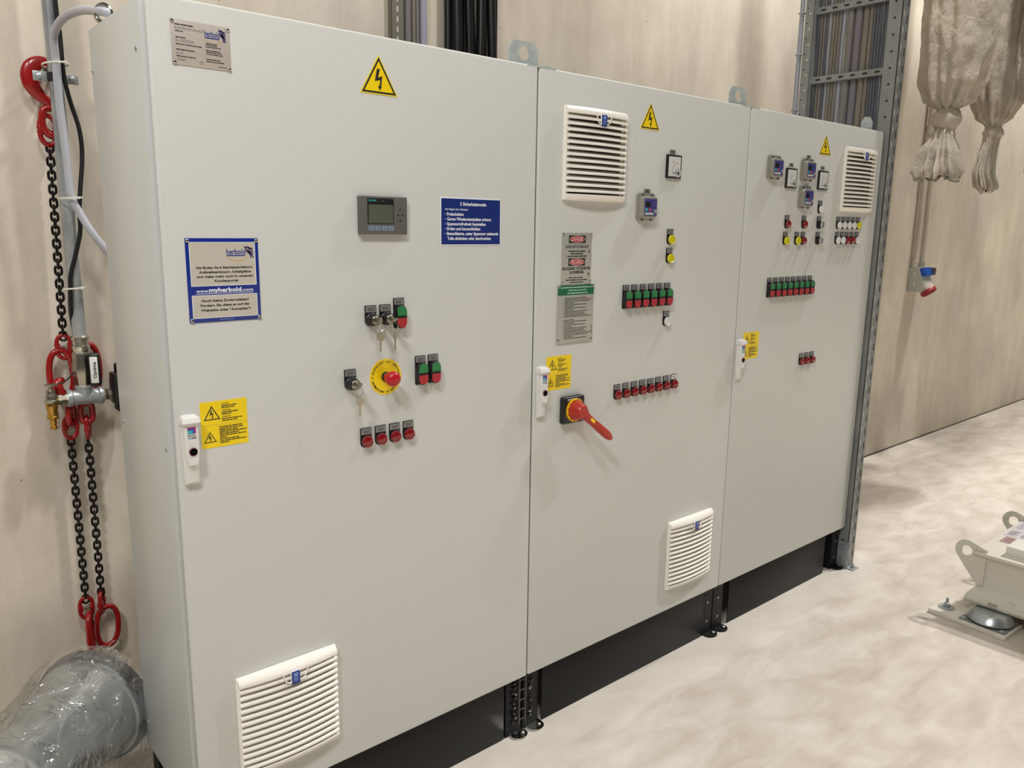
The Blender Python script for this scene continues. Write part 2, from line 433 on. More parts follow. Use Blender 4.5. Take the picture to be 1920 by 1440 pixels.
def make_double(label):
    at = (0, 0, 0); cx = .0155
    mb = MB(); mb.prism(round_outline(.031, .0745, .004), 0, .0024)
    P = []
    r_ = .0150; zt = -.0168; zb = -.0740
    for k in range(13): a = PI*k/12; P.append((cx+r_*math.cos(a), zt-r_+r_*math.sin(a)))
    for k in range(13): a = PI+PI*k/12; P.append((cx+r_*math.cos(a), zb+r_+r_*math.sin(a)))
    mb.prism(P, .0024, .0165, bev=.001)
    root = mb.build('double_push_button', black_pl, None, at); root['label'] = label
    plate_children(root, at, 23)
    mb = MB(); mb.prism(half_outline(cx, -.0302, .0268, .0232, True), .0165, .0190, bev=.0008)
    mb.build('green_button_cap', green_cap, root, at, label='green start button cap')
    mb = MB(); mb.prism(half_outline(cx, -.0604, .0268, .0232, False), .0165, .0190, 0, bev=.0008)
    # faint ring mark on the red cap
    n = 20; rows = [[(cx+q*math.cos(2*PI*k/n), -.0192, -.0600+q*math.sin(2*PI*k/n)*1.05) for k in range(n)] for q in (.0052, .0062)]
    mb.grid(rows, 1, closeu=True)
    mb.build('red_button_cap', [red_cap, mat('dark_red_mark', (150, 24, 36), .4)], root, at, label='red stop button cap')
    park(root); return root

P_red = make_lamp('indicator_lamp', red_lens, 'lamp', 'red round indicator lamp under a grey label plate')
P_redw = make_lamp('indicator_lamp', red_lens, 'lamp', 'red round indicator lamp under a white label plate', True)
P_yel = make_lamp('push_button', yel_lens, 'push', 'round yellow push button under a grey label plate')
P_wht = make_lamp('indicator_lamp', white_lens, 'lamp', 'white round indicator lamp under a grey label plate')
P_ylamp = make_lamp('indicator_lamp', yel_lens, 'lamp', 'yellow round indicator lamp under a grey label plate')
P_wbtn = make_lamp('push_button', white_lens, 'push', 'round white push button under a grey label plate')
P_sel = make_lamp('selector_switch', None, 'select', 'black selector switch with a chrome ring')
P_key = make_lamp('key_switch', None, 'key', 'black key operated switch with a metal lock cylinder')
P_dbl = make_double('green over red double push button on a black plate')

# fan / filter grille, origin = lower-left corner of its frame on the door skin
def make_grille():
    Wd, Hd = .255, .259; at = (0, 0, 0)
    mb = MB(); mb.box((0, -.005, 0), (Wd, 0, Hd), .002)
    # side walls that carry the slats
    for xx in (.0035, Wd-.0065): mb.box((xx, -.012, .006), (xx+.003, -.004, Hd-.006), m=0)
    root = mb.build('ventilation_grille', [cream], None, at); root['label'] = 'white louvred ventilation grille with a blue latch'
    mb = MB(); mb.box((.020, -.0056, .014), (Wd-.020, -.0046, Hd-.018)); mb.build('filter_mat', filt, root, at, label='dark filter mat behind the slats')
    def bow(t): return .011*(1-(2*t-1)**2)
    mb = MB(); N = 14
    def slat(zc, prof):
        rows = []
        for i in range(N+1):
            t = i/N; xx = lerp(.0025, Wd-.0025, t); b_ = bow(t)
            e = 1.0
            rows.append([(xx, -(max(.0045, .0045+(w_-.0045)*e+b_*f)), zc+dz) for w_, dz, f in prof])
        mb.grid(rows, 0, closeu=True, capa=True, capb=True)
    n = 13; z0 = .0215; pitch_ = (Hd-.021-z0)/n
    for k in range(n):
        slat(z0+pitch_*k+.0015, [(.0045, .0150, 0), (.0150, .0068, 1), (.0165, .0052, 1), (.0165, .0002, 1), (.0150, 0, 1), (.0135, .0036, 1), (.0045, .0115, 0)])
    mb.build('slat_set', cream, root, at)
    mb = MB(); slat(Hd-.0205, [(.0045, .0200, 0), (.0080, .0195, 1), (.0150, .0125, 1), (.0180, .0060, 1), (.0178, .0, 1), (.0045, .0, 0)])
    mb.build('top_rail', cream, root, at)
    mb = MB(); slat(.0015, [(.0045, .0185, 0), (.0160, .0160, 1), (.0165, .0120, 1), (.0110, .0015, 1), (.0045, 0, 0)])
    mb.build('bottom_rail', cream, root, at)
    cx = Wd*.53
    mb = MB()
    for sx in (-1, 1):
        mb.tube([(cx+sx*.034, -.0285, Hd-.012), (cx+sx*.030, -.0305, Hd-.024), (cx+sx*.024, -.0300, Hd-.038), (cx+sx*.017, -.0300, Hd-.043), (cx+sx*.008, -.030, Hd-.0435)], .0016, 8)
    mb.box((cx-.0125, -.0300, Hd-.047), (cx+.0125, -.0265, Hd-.016), .0015)
    lt = mb.build('latch', cream, root, at)
    mb = MB(); mb.box((cx-.0105, -.0318, Hd-.050), (cx+.0105, -.0296, Hd-.0175), .0008, 0)
    mb.box((cx-.006, -.0322, Hd-.030), (cx+.005, -.0316, Hd-.021), m=1)
    for j in range(3): mb.box((cx-.006, -.0322, Hd-.0345-.004*j), (cx+.005, -.0316, Hd-.0325-.004*j), m=1)
    mb.build('latch_label', [blue2, mat('pale_blue_print', (128, 148, 205), .5)], root, at, label='blue latch label')
    park(root); return root
P_gr = make_grille()

# door handle, origin = lower-left corner on the door skin
def make_handle():
    at = (0, 0, 0); mb = MB(); Wd = .033; H = .150
    mb.box((0, -.010, 0), (Wd, 0, H), .004)
    root = mb.build('door_handle', white_pl, None, at); root['label'] = 'white comfort handle with a round lock'
    def ring(z, w0, y1, y0=.008, n=4):
        c = Wd/2; h = w0/2
        return [(c-h, -y0, z), (c-h, -y1+.003, z), (c-h+.004, -y1, z), (c+h-.004, -y1, z), (c+h, -y1+.003, z), (c+h, -y0, z)]
    mb = MB(); rows = [ring(.006, .024, .0130), ring(.045, .0255, .0170), ring(.060, .0280, .0210), ring(.085, .0300, .0225), ring(.134, .0300, .0225)]
    mb.grid(rows, 0, closeu=True, capa=True, capb=True); mb.build('lever', white_pl, root, at)
    mb = MB(); rows = [ring(.132, .0350, .0250, 0), ring(.138, .0375, .0290, 0), ring(.147, .0350, .0250, 0), ring(.151, .0280, .012, 0)]
    mb.grid(rows, 0, closeu=True, capa=True, capb=True); mb.build('cap', white_pl, root, at)
    mb = MB(); c = Wd/2
    mb.prism([(c-.008, .046), (c+.008, .046), (c+.0118, .055), (c+.0118, .075), (c-.0118, .075), (c-.0118, .055)], .018, .0238, 0, bev=.001)
    mb.build('lock_surround', white_pl, root, at)
    mb = MB(); mb.lathe((c, -.0226, .0755), (0, -1, 0), [(.0088, 0), (.0088, .003), (.0078, .0036)], 28, 0, capb=False)
    mb.lathe((c, -.0226, .0755), (0, -1, 0), [(.0078, .0030), (.0, .0030)], 28, 1)
    mb.box((c-.005, -.0262, .0745), (c+.005, -.0255, .0765), m=2)
    mb.build('lock', [mat('dusky_pink_ring', (150, 96, 104), .4), dark_pl, blacker], root, at, label='dark round lock with a key slot')
    mb = MB(); z1 = .128; y = .0229
    for q, (w0, w1, h0_, h1_) in enumerate([(-.0085, .0085, -.014, 0), (-.0085, .0052, -.014, -.0032), (-.0085, .0018, -.014, -.0064)]):
        mb.box((c+w0, -y-.0002*q, z1+h0_), (c+w1, -y+.0006, z1+h1_), m=q)
    text(mb, 'RITTAL', c-.0085, c+.0085, z1-.0205, .0042, y+.0001, 3, .02)
    mb.box((c-.0085, -y, z1-.0245), (c-.001, -y+.0006, z1-.0225), m=2); mb.box((c-.001, -y, z1-.0245), (c+.0085, -y+.0006, z1-.0225), m=4)
    mb.build('maker_mark', [magenta, mat('blue_print', (40, 70, 170), .5), teal, ink, purple], root, at, label='small square magenta, blue and teal mark with lettering')
    park(root); return root
P_hd = make_handle()

def tri_outline(x, z, s, grow=0):
    """equilateral triangle, base centre at x, base at z, side s"""
    h = s*math.sqrt(3)/2; cx, cz = x, z+h/3; k = 1+grow
    return [(cx+(a-cx)*k, cz+(b-cz)*k) for a, b in [(x-s/2, z), (x+s/2, z), (x, z+h)]]
BOLT = [(-.07, .60), (.09, .60), (.02, .34), (.20, .42), (.13, .14), (.18, .155), (.085, .02), (.0, .125), (.06, .13), (.09, .31), (-.10, .23)]
BOLT = [(-.114, .673), (.06, .673), (-.050, .435), (.20, .49), (.118, .195), (.165, .195), (.04, .080), (-.075, .215), (.012, .20), (.076, .375), (-.25, .325)]
def bolt_shape(mb, x, z, s, wd, m):
    me_pts = [(x+a*s*.5, -wd, z+b*s*.87) for a, b in BOLT]
    vs = [mb.bm.verts.new(mb.M @ Vector(p)) for p in me_pts]
    es = [mb.bm.edges.new((vs[i], vs[(i+1) % len(vs)])) for i in range(len(vs))]
    r_ = bmesh.ops.triangle_fill(mb.bm, use_beauty=True, edges=es)
    for g_ in r_['geom']:
        if isinstance(g_, bmesh.types.BMFace): g_.material_index = m
def tri_ring(mb, x, z, s, thick, wd, m):
    O = tri_outline(x, z, s); I = tri_outline(x, z, s, -thick)
    mb.grid([[(a, -wd, b) for a, b in O], [(a, -wd, b) for a, b in I]], m, closeu=True)
def warning_sign(parent, x, z, s, label):
    at = (x, 0, z)
    mb = MB(); mb.prism(tri_outline(0, 0, s*1.10), 0, .0008)
    root = mb.build('warning_sign', mat('pale_yellow_border', (240, 218, 60), .45), parent, at, label=label)
    mb = MB(); dz = s*.030; mb.prism(tri_outline(0, dz, s), .0008, .0010, 0)
    tri_ring(mb, 0, dz, s, .13*1.2, .0012, 1); bolt_shape(mb, 0, dz, s, .0013, 1)
    mb.build('lightning_symbol', [yellow, ink], root, at, label='black lightning arrow in a black triangle on yellow')
    return root
def info_sticker(parent, x, z, label, seed):
    """pair of yellow stickers .102 x .102, origin lower left"""
    at = (x, 0, z)
    for k, (z0, z1) in enumerate([(0.0005, .0500), (.0508, .1020)]):
        mb = MB(); mb.box((0, -.0006, z0), (.102, 0, z1), 0)
        if k: text_x, tx, tz, ts = .046, .0245, z0+.011, .036
        else: text_x, tx, tz, ts = .039, .0185, z0+.012, .0275
        mb2 = MB()
        tri_ring(mb2, tx, tz, ts, .21, .0008, 0); bolt_shape(mb2, tx, tz, ts, .0009, 0)
        if k:
            rows = [('ACHTUNG!', 16), (None, 33), (None, 30), ('ATTENTION!', 20), (None, 35), (None, 20), ('ATTENTION!', 19), (None, 44), (None, 33)]
            zz = z1-.0085
            for i, (s_, ln) in enumerate(rows):
                if s_: text(mb2, s_, text_x, text_x+ln*.001, zz, .0024, .0008, 0, .03)
                else: words(mb2, text_x, text_x+ln*.001, zz, .0020, .0008, 0, seed+i)
                zz -= .0041 if i % 3 != 2 else .0062
        else:
            zz = z1-.0065
            for i, ln in enumerate([52, 52, 40, 60, 42, 58, 16, 42, 58, 20]):
                words(mb2, text_x, text_x+ln*.001, zz, .0020, .0008, 0, seed+20+i); zz -= .0039
        o_ = mb.build('warning_sticker', yellow, parent, at, label=label[k])
        mb2.build('print', ink, o_, at)
def screws(root, at, pts, r=.0042, y=.002):
    for a, b in pts:
        mb = MB(); mb.lathe((a, -y, b), (0, -1, 0), [(r, 0), (r, .0015), (r*.7, .0028), (r*.45, .003)], 14, 0, capb=False)
        mb.lathe((a, -y, b), (0, -1, 0), [(r*.45, .0030), (r*.42, .0018), (0, .0018)], 10, 1)
        mb.build('screw', [chrome, blacker], root, at)
def herbold_logo(mb, x0, x1, z, h, wd, mi):
    """wordmark above an arc, with a dark figure of strokes at its right; mi = (navy, gold, dark)"""
    w_ = x1-x0; tw = w_*.70
    text(mb, 'herbold', x0, x0+tw, z+h*.38, h*.42, wd, mi[0], .015)
    mb.box((x0, -wd-.0001, z+h*.26), (x0+tw*.98, -wd+.0002, z+h*.33), m=mi[0])
    P = [(x0+w_*(.0+.78*t_), z+h*(.22-.34*math.sin(PI*t_))) for t_ in [i/14 for i in range(15)]]
    T = h*.035
    mb.grid([[(a, -wd, b+T) for a, b in P], [(a, -wd, b-T) for a, b in P]], mi[1])
    strokes = [((.66, .98), (.90, .42)), ((.70, .92), (.98, .80)), ((.78, .98), (.98, .62)), ((.74, .72), (.99, .34)), ((.84, .80), (.90, .12)), ((.90, .40), (1.0, .12)), ((.86, .62), (1.0, .50)), ((.72, .62), (.86, .42))]
    for (a, b), (c, d) in strokes:
        p = Vector((x0+w_*a, z+h*b)); q = Vector((x0+w_*c, z+h*d)); nrm = Vector((-(q-p).y, (q-p).x)).normalized()*h*.040
        mb.face([(p.x+nrm.x, -wd-.0001, p.y+nrm.y), (p.x-nrm.x, -wd-.0001, p.y-nrm.y), (q.x-nrm.x, -wd-.0001, q.y-nrm.y), (q.x+nrm.x, -wd-.0001, q.y+nrm.y)], mi[2])

# ------------------------------------------------------------------ cabinets
CW = 1.0071; ZB = .2027; ZT = 2.0027; DEP = .3956
CAB_LABELS = ['left light grey control cabinet with emergency stop and operator display',
              'middle light grey control cabinet with the big red rotary main switch',
              'right light grey control cabinet beside the cable ladder, three keypads on its door']
CABS = []
for i in range(3):
    x0 = CW*i; x1 = x0+CW
    root = empty('control_cabinet', (x0+CW/2, DEP/2, 0), CAB_LABELS[i], 'cabinet', 'row of light grey control cabinets')
    xl = x0-.004 if i == 0 else x0+.001; xr = x1-.001 if i < 2 else x1+.002
    mb = MB(); mb.box((xl, .0205, ZB+.003), (xr, DEP, ZT-.004), .004)
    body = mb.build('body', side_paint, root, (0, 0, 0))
    if i == 0:
        for (yy, zz) in [(.053, 1.908), (.381, 1.908), (.045, 1.10), (.370, 1.099), (.371, .283), (.045, .29)]:
            mb = MB(); mb.lathe((xl, yy, zz), (-1, 0, 0), [(.0055, 0), (.005, .0012), (.0026, .0014)], 14, 0, capb=False); mb.lathe((xl, yy, zz), (-1, 0, 0), [(.0026, .0014), (.0024, .0004), (0, .0004)], 10, 1)
            mb.build('side_screw', [galv, blacker], body, (0, 0, 0))
    if i == 0:
        mb = MB()
        for xx in (.990, 1.016): mb.box((xx-.002, .016, .03), (xx+.002, .020, ZB-.004))
        for q in range(5): mb.box((.990, .016, .045+.034*q), (1.016, .019, .048+.034*q))
        for q in range(9):
            zz = .04+.017*q; mb.box((.962+.006*(q % 2), .018-.002*(q % 3), zz), (.972+.006*(q % 2), .0225, zz+.010), .002, 1); mb.box((1.034+.005*(q % 3), .018, zz), (1.043+.005*(q % 2), .0225, zz+.011), .002, 1)
        mb.build('spacer_strip', [mat('grey_spacer_edge', (92, 90, 86), .4, .5), mat('glossy_black_foil', (26, 26, 26), .12)], root, (0, 0, 0), label='small black spacer ladder with glossy foil between two plinths')
    mb = MB(); mb.box((x0+.007, .0130, ZB+.006), (x1-.007, .0205, ZT-.008), 0)
    mb.build('door_seal', mat('dark_door_seal', (44, 45, 45), .8), root, (0, 0, 0))
    mb = MB(); mb.box((x0+.0032, 0, ZB), (x1-.0032, .0130, ZT), .0055, seg=4)
    door = mb.build('door', grey_paint_lit, root, (0, 0, 0), label='light grey steel door leaf'); CABS.append((root, door, x0))
    # plinth
    cx0, cx1 = [(x0+.075, x0+.931), (x0+.083, x0+.939), (x0+.106, x0+.871)][i]
    mb = MB(); mb.box((cx0, .0215, .003), (cx1, .0245, ZB-.002), .0008)
    pl = mb.build('plinth_cover', black_paint, root, (0, 0, 0), label='black plinth cover plate')
    for px_ in (x0+.035, x1-.035):
        for py_ in (.052, DEP-.04):
            mb = MB(); mb.box((px_-.030, py_-.028, 0), (px_+.030, py_-.024, ZB), m=0)
            for sx in (-1, 1):
                mb.box((px_+sx*.030-.002, py_-.028, 0), (px_+sx*.030+.002, py_+.022, ZB), m=0)
            for zz in (.055, .135): mb.lathe((px_+(.0 if i else .01), py_-.028, zz), (0, -1, 0), [(.0055, 0), (.0055, .0012), (.003, .0024)], 14, 1)
            for zz in [.03+.022*k for k in range(8)]: mb.box((px_-.016, py_-.0286, zz), (px_-.004, py_-.0279, zz+.009), m=2)
            mb.build('plinth_corner', [black_paint, nickel, blacker], root, (0, 0, 0), label='black plinth corner post')
            if py_ < .1:
                mb = MB(); P = []
                for k in range(9): a = PI+PI*k/8; P.append((px_+.012+.030*math.cos(a), .010+.026*math.sin(a)))
                top = [(a, b, .006) for a, b in P]+[(px_+.042, .06, .006), (px_-.018, .06, .006)]
                mb.grid([[(a, b, 0) for a, b, c in top], top], 0, closeu=True, capa=True, capb=True)
                mb.lathe((px_+.022, .006, .006), (0, 0, 1), [(.0085, 0), (.0085, .004), (.004, .007)], 6, 1); mb.lathe((px_-.002, .008, .006), (0, 0, 1), [(.007, 0), (.007, .0008)], 12, 0)
                mb.build('foot_bracket', [chrome if i == 0 or (i == 1 and px_ < x0+.5) else black_paint, nickel], root, (0, 0, 0))
    for xx in (x0+.10, x1-.10, x0+.5):
        mb = MB(); mb.box((xx-.3 if xx == x0+.5 else xx-.02, DEP-.03, 0), (xx+.3 if xx == x0+.5 else xx+.02, DEP-.026, ZB), 0)
        mb.build('plinth_rear_plate', black_paint, root, (0, 0, 0))
(r1_, d1, _), (r2_, d2, _), (r3_, d3, _) = CABS

# door hinges/handles/grilles
for rt_, xx, zz, lb in [(r1_, .0125, 1.030, 'white door handle of the left cabinet'), (r2_, 1.0165, 1.030, 'white door handle of the middle cabinet'), (r3_, 2.0170, 1.030, 'white door handle of the right cabinet')]:
    dup(P_hd, (xx, 0, zz), rt_, label='white comfort handle with a round lock')
for rt_, xx, zz, lb in [(r1_, .0965, .2855, 'lower left white louvred grille'), (r2_, 1.1015, 1.655, 'white louvred grille at the top left of the door'), (r2_, 1.668, .290, 'white louvred grille low on the door'), (r3_, 2.6885, 1.660, 'white louvred grille at the top right of the door')]:
    dup(P_gr, (xx, 0, zz), rt_, label=lb)
# lamps and buttons
PL = {'red': P_red, 'redw': P_redw, 'yel': P_yel, 'wht': P_wht, 'ylp': P_ylamp, 'wbt': P_wbtn, 'sel': P_sel, 'key': P_key, 'dbl': P_dbl}
ITEMS = []
for k in range(4): ITEMS.append((r1_, 'red', .4377+.0409*k, 1.0868, 'red indicator lamp in the row of four below the emergency stop'))
ITEMS += [(r1_, 'key', .4573, 1.3873, 'upper left key switch of the left cabinet'), (r1_, 'key', .4976, 1.3876, 'key switch beside the upper green and red button'),
          (r1_, 'key', .3980, 1.2372, 'key switch left of the emergency stop'),
          (r1_, 'dbl', .5375, 1.4016, 'green and red double button beside two key switches'), (r1_, 'dbl', .5997, 1.2515, 'left double button right of the emergency stop'), (r1_, 'dbl', .6393, 1.2517, 'right double button right of the emergency stop')]
for k in range(6): ITEMS.append((r2_, 'dbl', 1.3770+.0405*k, 1.4037, 'green and red double button in the row of six'))
for k in range(8): ITEMS.append((r2_, 'red' if k < 7 else 'redw', 1.3536+.0409*k, 1.0880+.0003*k, 'red indicator lamp in the row of eight'))
ITEMS += [(r2_, 'yel', 1.5815, 1.5780, 'upper yellow push button'), (r2_, 'yel', 1.5812, 1.5173, 'lower yellow push button'), (r2_, 'wbt', 1.5818, 1.3100, 'white push button below the double buttons')]
for k in range(8): ITEMS.append((r3_, 'dbl', 2.1930+.0419*k, 1.4022, 'green and red double button in the row of eight'))
for k in range(3): ITEMS.append((r3_, 'red', 2.4702+.0415*k, 1.0870, 'red indicator lamp in the lowest row of three'))
ITEMS += [(r3_, 'wht', 2.5160, 1.6980, 'single white lamp under the meter'), (r3_, 'red', 2.2811, 1.6365, 'upper left red lamp'), (r3_, 'red', 2.4037, 1.6372, 'upper middle red lamp'),
          (r3_, 'sel', 2.5181, 1.6370, 'upper selector switch'), (r3_, 'sel', 2.5187, 1.5752, 'lower selector switch'), (r3_, 'yel', 2.2776, 1.5745, 'left yellow push button'),
          (r3_, 'yel', 2.3601, 1.5745, 'right yellow push button'), (r3_, 'red', 2.4050, 1.5745, 'red lamp beside the right yellow push button')]
for k, t_ in enumerate(['wht', 'wht', 'wht', 'wht', 'ylp']): ITEMS.append((r3_, t_, 2.6735+.0418*k, 1.6380, ('white' if t_ == 'wht' else 'yellow')+' lamp in the upper row of five'))
for k, t_ in enumerate(['wht', 'wht', 'red', 'red', 'wht']): ITEMS.append((r3_, t_, 2.6731+.0418*k, 1.5762, ('white' if t_ == 'wht' else 'red')+' lamp in the lower row of five'))
for rt_, k, xx, zz, lb in ITEMS: dup(PL[k], (xx, 0, zz), rt_, label=lb)
# warning triangles and stickers
warning_sign(r1_, .5083, 1.8735, .0915, 'yellow triangular high voltage sign at the top of the door')
warning_sign(r2_, 1.4732, 1.8790, .0830, 'yellow triangular high voltage sign at the top of the door')
warning_sign(r3_, 2.5368, 1.8740, .0810, 'yellow triangular high voltage sign at the top of the door')
for rt_, xx, zz, sd in [(r1_, .0556, 1.1000, 1), (r2_, 1.0575, 1.1030, 50), (r3_, 2.0620, 1.1000, 90)]:
    info_sticker(rt_, xx, zz, ('lower yellow warning sticker with a small triangle', 'upper yellow warning sticker with a triangle'), sd)

# nameplate
at = (.0450, 0, 1.8790); Wp, Hp = .1163, .0838
mb = MB(); mb.box((0, -.0014, 0), (Wp, 0, Hp), .0006)
npl = mb.build('nameplate', steel_plate, r1_, at, label='metal nameplate with printed lines and a blue logo')
mb = MB(); D = .0016
words(mb, .009, .047, .0735, .0019, D, 0, 5)
text(mb, 'ELEKTRISCHE ANLAGE', .008, .064, .0655, .0050, D, 1, 0)
words(mb, .009, .024, .0615, .0016, D, 0, 6)
words(mb, .009, .030, .0500, .0019, D, 0, 7); text(mb, '09-170C009.200', .009, .044, .0425, .0050, D, 1, 0)
words(mb, .009, .059, .0375, .0017, D, 0, 8); words(mb, .009, .047, .0275, .0019, D, 0, 9)
text(mb, '2019', .009, .022, .0195, .0050, D, 1, 0); words(mb, .009, .046, .0155, .0017, D, 0, 12); text(mb, '70H487', .0105, .026, .0075, .0048, D, 1, 0)
text(mb, 'CE', .0530, .0610, .0060, .0060, D, 1, 0)
for j, (a, b) in enumerate([(.089, .0465), (.091, .0435), (.097, .0400)]): words(mb, .067, a, b, .0015, D, 0, 30+j)
for j, (a, b) in enumerate([(.096, .0335), (.099, .0302), (.100, .0266)]): words(mb, .067, a, b, .0015, D, 0, 40+j)
words(mb, .067, .097, .0165, .0018, D, 0, 44); words(mb, .067, .102, .0125, .0018, D, 0, 45); words(mb, .090, .108, .0050, .0011, D, 0, 46)
herbold_logo(mb, .0660, .1080, .0500, .0270, D, (2, 3, 4))
mb.build('engraving', [ink, mat('grey_stamped_print', (110, 104, 98), .5), blue, gold_ink, purple], npl, at)
screws(npl, at, [(.0035, .0800), (.1125, .0795), (.0045, .0045), (.1120, .0040)], .0037, .0014)

# blue customer portal sign
at = (.0465, 0, 1.3722); Wp, Hp = .1535, .1735
mb = MB(); mb.box((0, -.0016, 0), (Wp, 0, Hp), .0008)
sg = mb.build('information_sign', blue, r1_, at, label='blue bordered information sign with a web address in its middle band')
mb = MB(); D = .0018
mb.box((.0080, -D, .0760), (Wp-.0080, -.0012, Hp-.0085), m=0); mb.box((.0080, -D, .0095), (Wp-.0080, -.0012, .0560), m=0)
# light outline of the fields
for (z0, z1) in [(.0760, Hp-.0085), (.0095, .0560)]:
    for q in [((.0073, z0-.0007), (Wp-.0073, z0+.0004)), ((.0073, z1-.0004), (Wp-.0073, z1+.0007)), ((.0073, z0), (.0084, z1)), ((Wp-.0084, z0), (Wp-.0073, z1))]:
        mb.box((q[0][0], -D-.0002, q[0][1]), (q[1][0], -D+.0004, q[1][1]), m=1)
mb.build('text_field', [sign_beige, white_ink], sg, at, label='beige field with black lettering')
mb = MB(); D = .0020
for j, (s_, a, b) in enumerate([('Sie finden Ihre Betriebsanleitung,', .0195, .1395), ('Aufstellzeichnung, Schaltpläne', .0245, .1350), ('und vieles mehr auch in unserem', .0195, .1395), ('Kundenportal', .0560, .1060)]):
    text(mb, s_, a, b, .1110-.0092*j, .0048, D, 0, .035)
for j, (s_, a, b) in enumerate([('Noch keine Zugangsdaten?', .0265, .1275), ('Fordern Sie diese an auf der', .0240, .1295), ('Webseite unter "Anmelden"!', .0240, .1305)]):
    text(mb, s_, a, b, .0425-.0098*j, .0050, D, 0, .035)
text(mb, 'www.', .0165, .0430, .0625, .0062, D, 1, .02); text(mb, 'myherbold', .0430, .1120, .0625, .0088, D, 1, .035); text(mb, '.com', .1120, .1380, .0625, .0062, D, 1, .02)
mb.box((.0165, -D, .0592), (.1380, -D+.0003, .0602), m=1)
words(mb, .062, .092, .0040, .0018, .0018, 5, 3)
herbold_logo(mb, .0840, .1420, .1290, .0285, D, (2, 3, 4))
mb.build('lettering', [ink, white_ink, blue, gold_ink, purple, mat('pale_blue_print2', (120, 140, 190), .5)], sg, at)
screws(sg, at, [(.0045, Hp-.005), (Wp-.0045, Hp-.005), (.0045, .005), (Wp-.0045, .005)], .0038, .0016)

# five safety rules sign
at = (.6800, 0, 1.5285); Wp, Hp = .1978, .1205
mb = MB(); mb.box((0, -.0010, 0), (Wp, 0, Hp), .0004)
s5 = mb.build('safety_rules_sign', white_ink, r1_, at, label='blue sign with white lettering and a thin white border')
mb = MB(); mb.box((.0028, -.0012, .0028), (Wp-.0028, -.0008, Hp-.0028)); mb.build('blue_field', mat('royal_blue_foil', (0, 38, 118), .4), s5, at)
mb = MB(); D = .0014
text(mb, '5 Sicherheitsregeln', .062, .147, .1010, .0082, D, 0, .03)
text(mb, 'Vor Beginn der Arbeiten:', .0135, .0880, .0890, .0046, D, 0, .02)
for j, (s_, b) in enumerate([('Freischalten', .0730), ('Gegen Wiedereinschalten sichern', .1640), ('Spannungsfreiheit feststellen', .1460), ('Erden und kurzschließen', .1280), ('Benachbarte, unter Spannung stehende', .1895)]):
    zz = .0755-.0122*j; text(mb, s_, .0205, b, zz, .0074, D, 0, .03); mb.box((.0140, -D, zz+.0025), (.0165, -D+.0003, zz+.0040))
text(mb, 'Teile abdecken oder abschranken', .0215, .1640, .0145, .0074, D, 0, .03)
mb.build('lettering', white_ink, s5, at)

# lock-out sign and green procedure sign
at = (1.1072, 0, 1.4125); Wp, Hp = .1232, .1505
mb = MB(); mb.box((0, -.0022, 0), (Wp, -.0002, Hp), .0008); lo_ = mb.build('lockout_sign', alu_sign, r2_, at, label='grey lock-out sign with two red ovals on black')
mb = MB(); D = .0026
def oval(zc, word):
    cx = Wp*.50; hw, hh = .0345, .0110
    mb.box((cx-hw, -D, zc-hh), (cx+hw, -.0020, zc+hh), m=0)
    n = 28
    for k, (f, mi_, dd) in enumerate([(1, 2, .0003), (.90, 1, .0005), ]):
        a = .031*(1 if k == 0 else .95); b = .0095*(1 if k == 0 else .86)
        mb.face([(cx+a*math.cos(2*PI*q/n), -D-dd, zc+b*math.sin(2*PI*q/n)) for q in range(n)], mi_)
    text(mb, word, cx-.0225, cx+.0225, zc-.0048, .0098, D+.0007, 2, .015)
oval(.1325, 'DANGER'); oval(.0665, 'PELIGRO')
text(mb, 'LOCK OUT & TAG OUT', .014, .110, .1075, .0075, D, 0, .035)
for j, (a, b) in enumerate([(.028, .096), (.036, .086), (.022, .102)]): words(mb, a, b, .0965-.0072*j, .0033, D, 0, 60+j)
text(mb, 'BLOQUEAR Y ETIQUETAR', .004, .1195, .0440, .0080, D, 0, .035); text(mb, 'LA ENERGÍA', .034, .092, .0330, .0080, D, 0, .035)
for j, (a, b) in enumerate([(.030, .092), (.018, .106), (.034, .090)]): words(mb, a, b, .0195-.0068*j, .0030, D, 0, 70+j)
for zz in (.0930, .0260):
    mb.box((.110, -D, zz), (.1145, -D+.0003, zz+.0085), m=0); mb.box((.111, -D-.0002, zz+.003), (.1135, -D+.0003, zz+.0045), m=3)
mb.build('lettering', [ink, sign_red, mat('pinkish_white_print', (226, 200, 200), .5), alu_sign], lo_, at)
screws(lo_, at, [(.004, Hp-.004), (Wp-.004, Hp-.004), (.004, .010), (Wp-.004, .010)], .0038, .0022)
at = (1.0935, 0, 1.2415); Wp, Hp = .1492, .1707
mb = MB(); mb.box((0, -.0045, 0), (Wp, -.0002, Hp), .0008); gs = mb.build('procedure_sign', alu_sign, r2_, at, label='tall grey procedure sign with a dark green heading')
mb = MB(); mb.box((0, -.0049, Hp-.0290), (Wp, -.0040, Hp), m=0)
for j, (a, b) in enumerate([(.010, .142), (.042, .116), (.038, .122)]): words(mb, a, b, Hp-.0085-.0082*j, .0033, .0050, 1, 80+j)
mb.build('green_heading', [green_sign, mat('pale_green_print', (170, 205, 185), .5)], gs, at)
mb = MB(); zz = Hp-.0385
for j in range(25):
    if j != 12:
        a = .028; b = [.118, .145, .132, .066, .122, .070, .115, .064, .124, .110][j % 10]
        if j == 1: words(mb, .028, .090, zz, .0024, .0047, 0, 100); words(mb, .092, .145, zz, .0024, .0047, 1, 101)
        else: words(mb, a, b, zz, .0024, .0047, 0, 102+j)
        if j % 2: mb.box((.0215, -.0049, zz), (.0235, -.0044, zz+.0024), m=0)
    zz -= .0050
mb.box((Wp-.0065, -.0049, .020), (Wp-.0050, -.0044, .050), m=0)
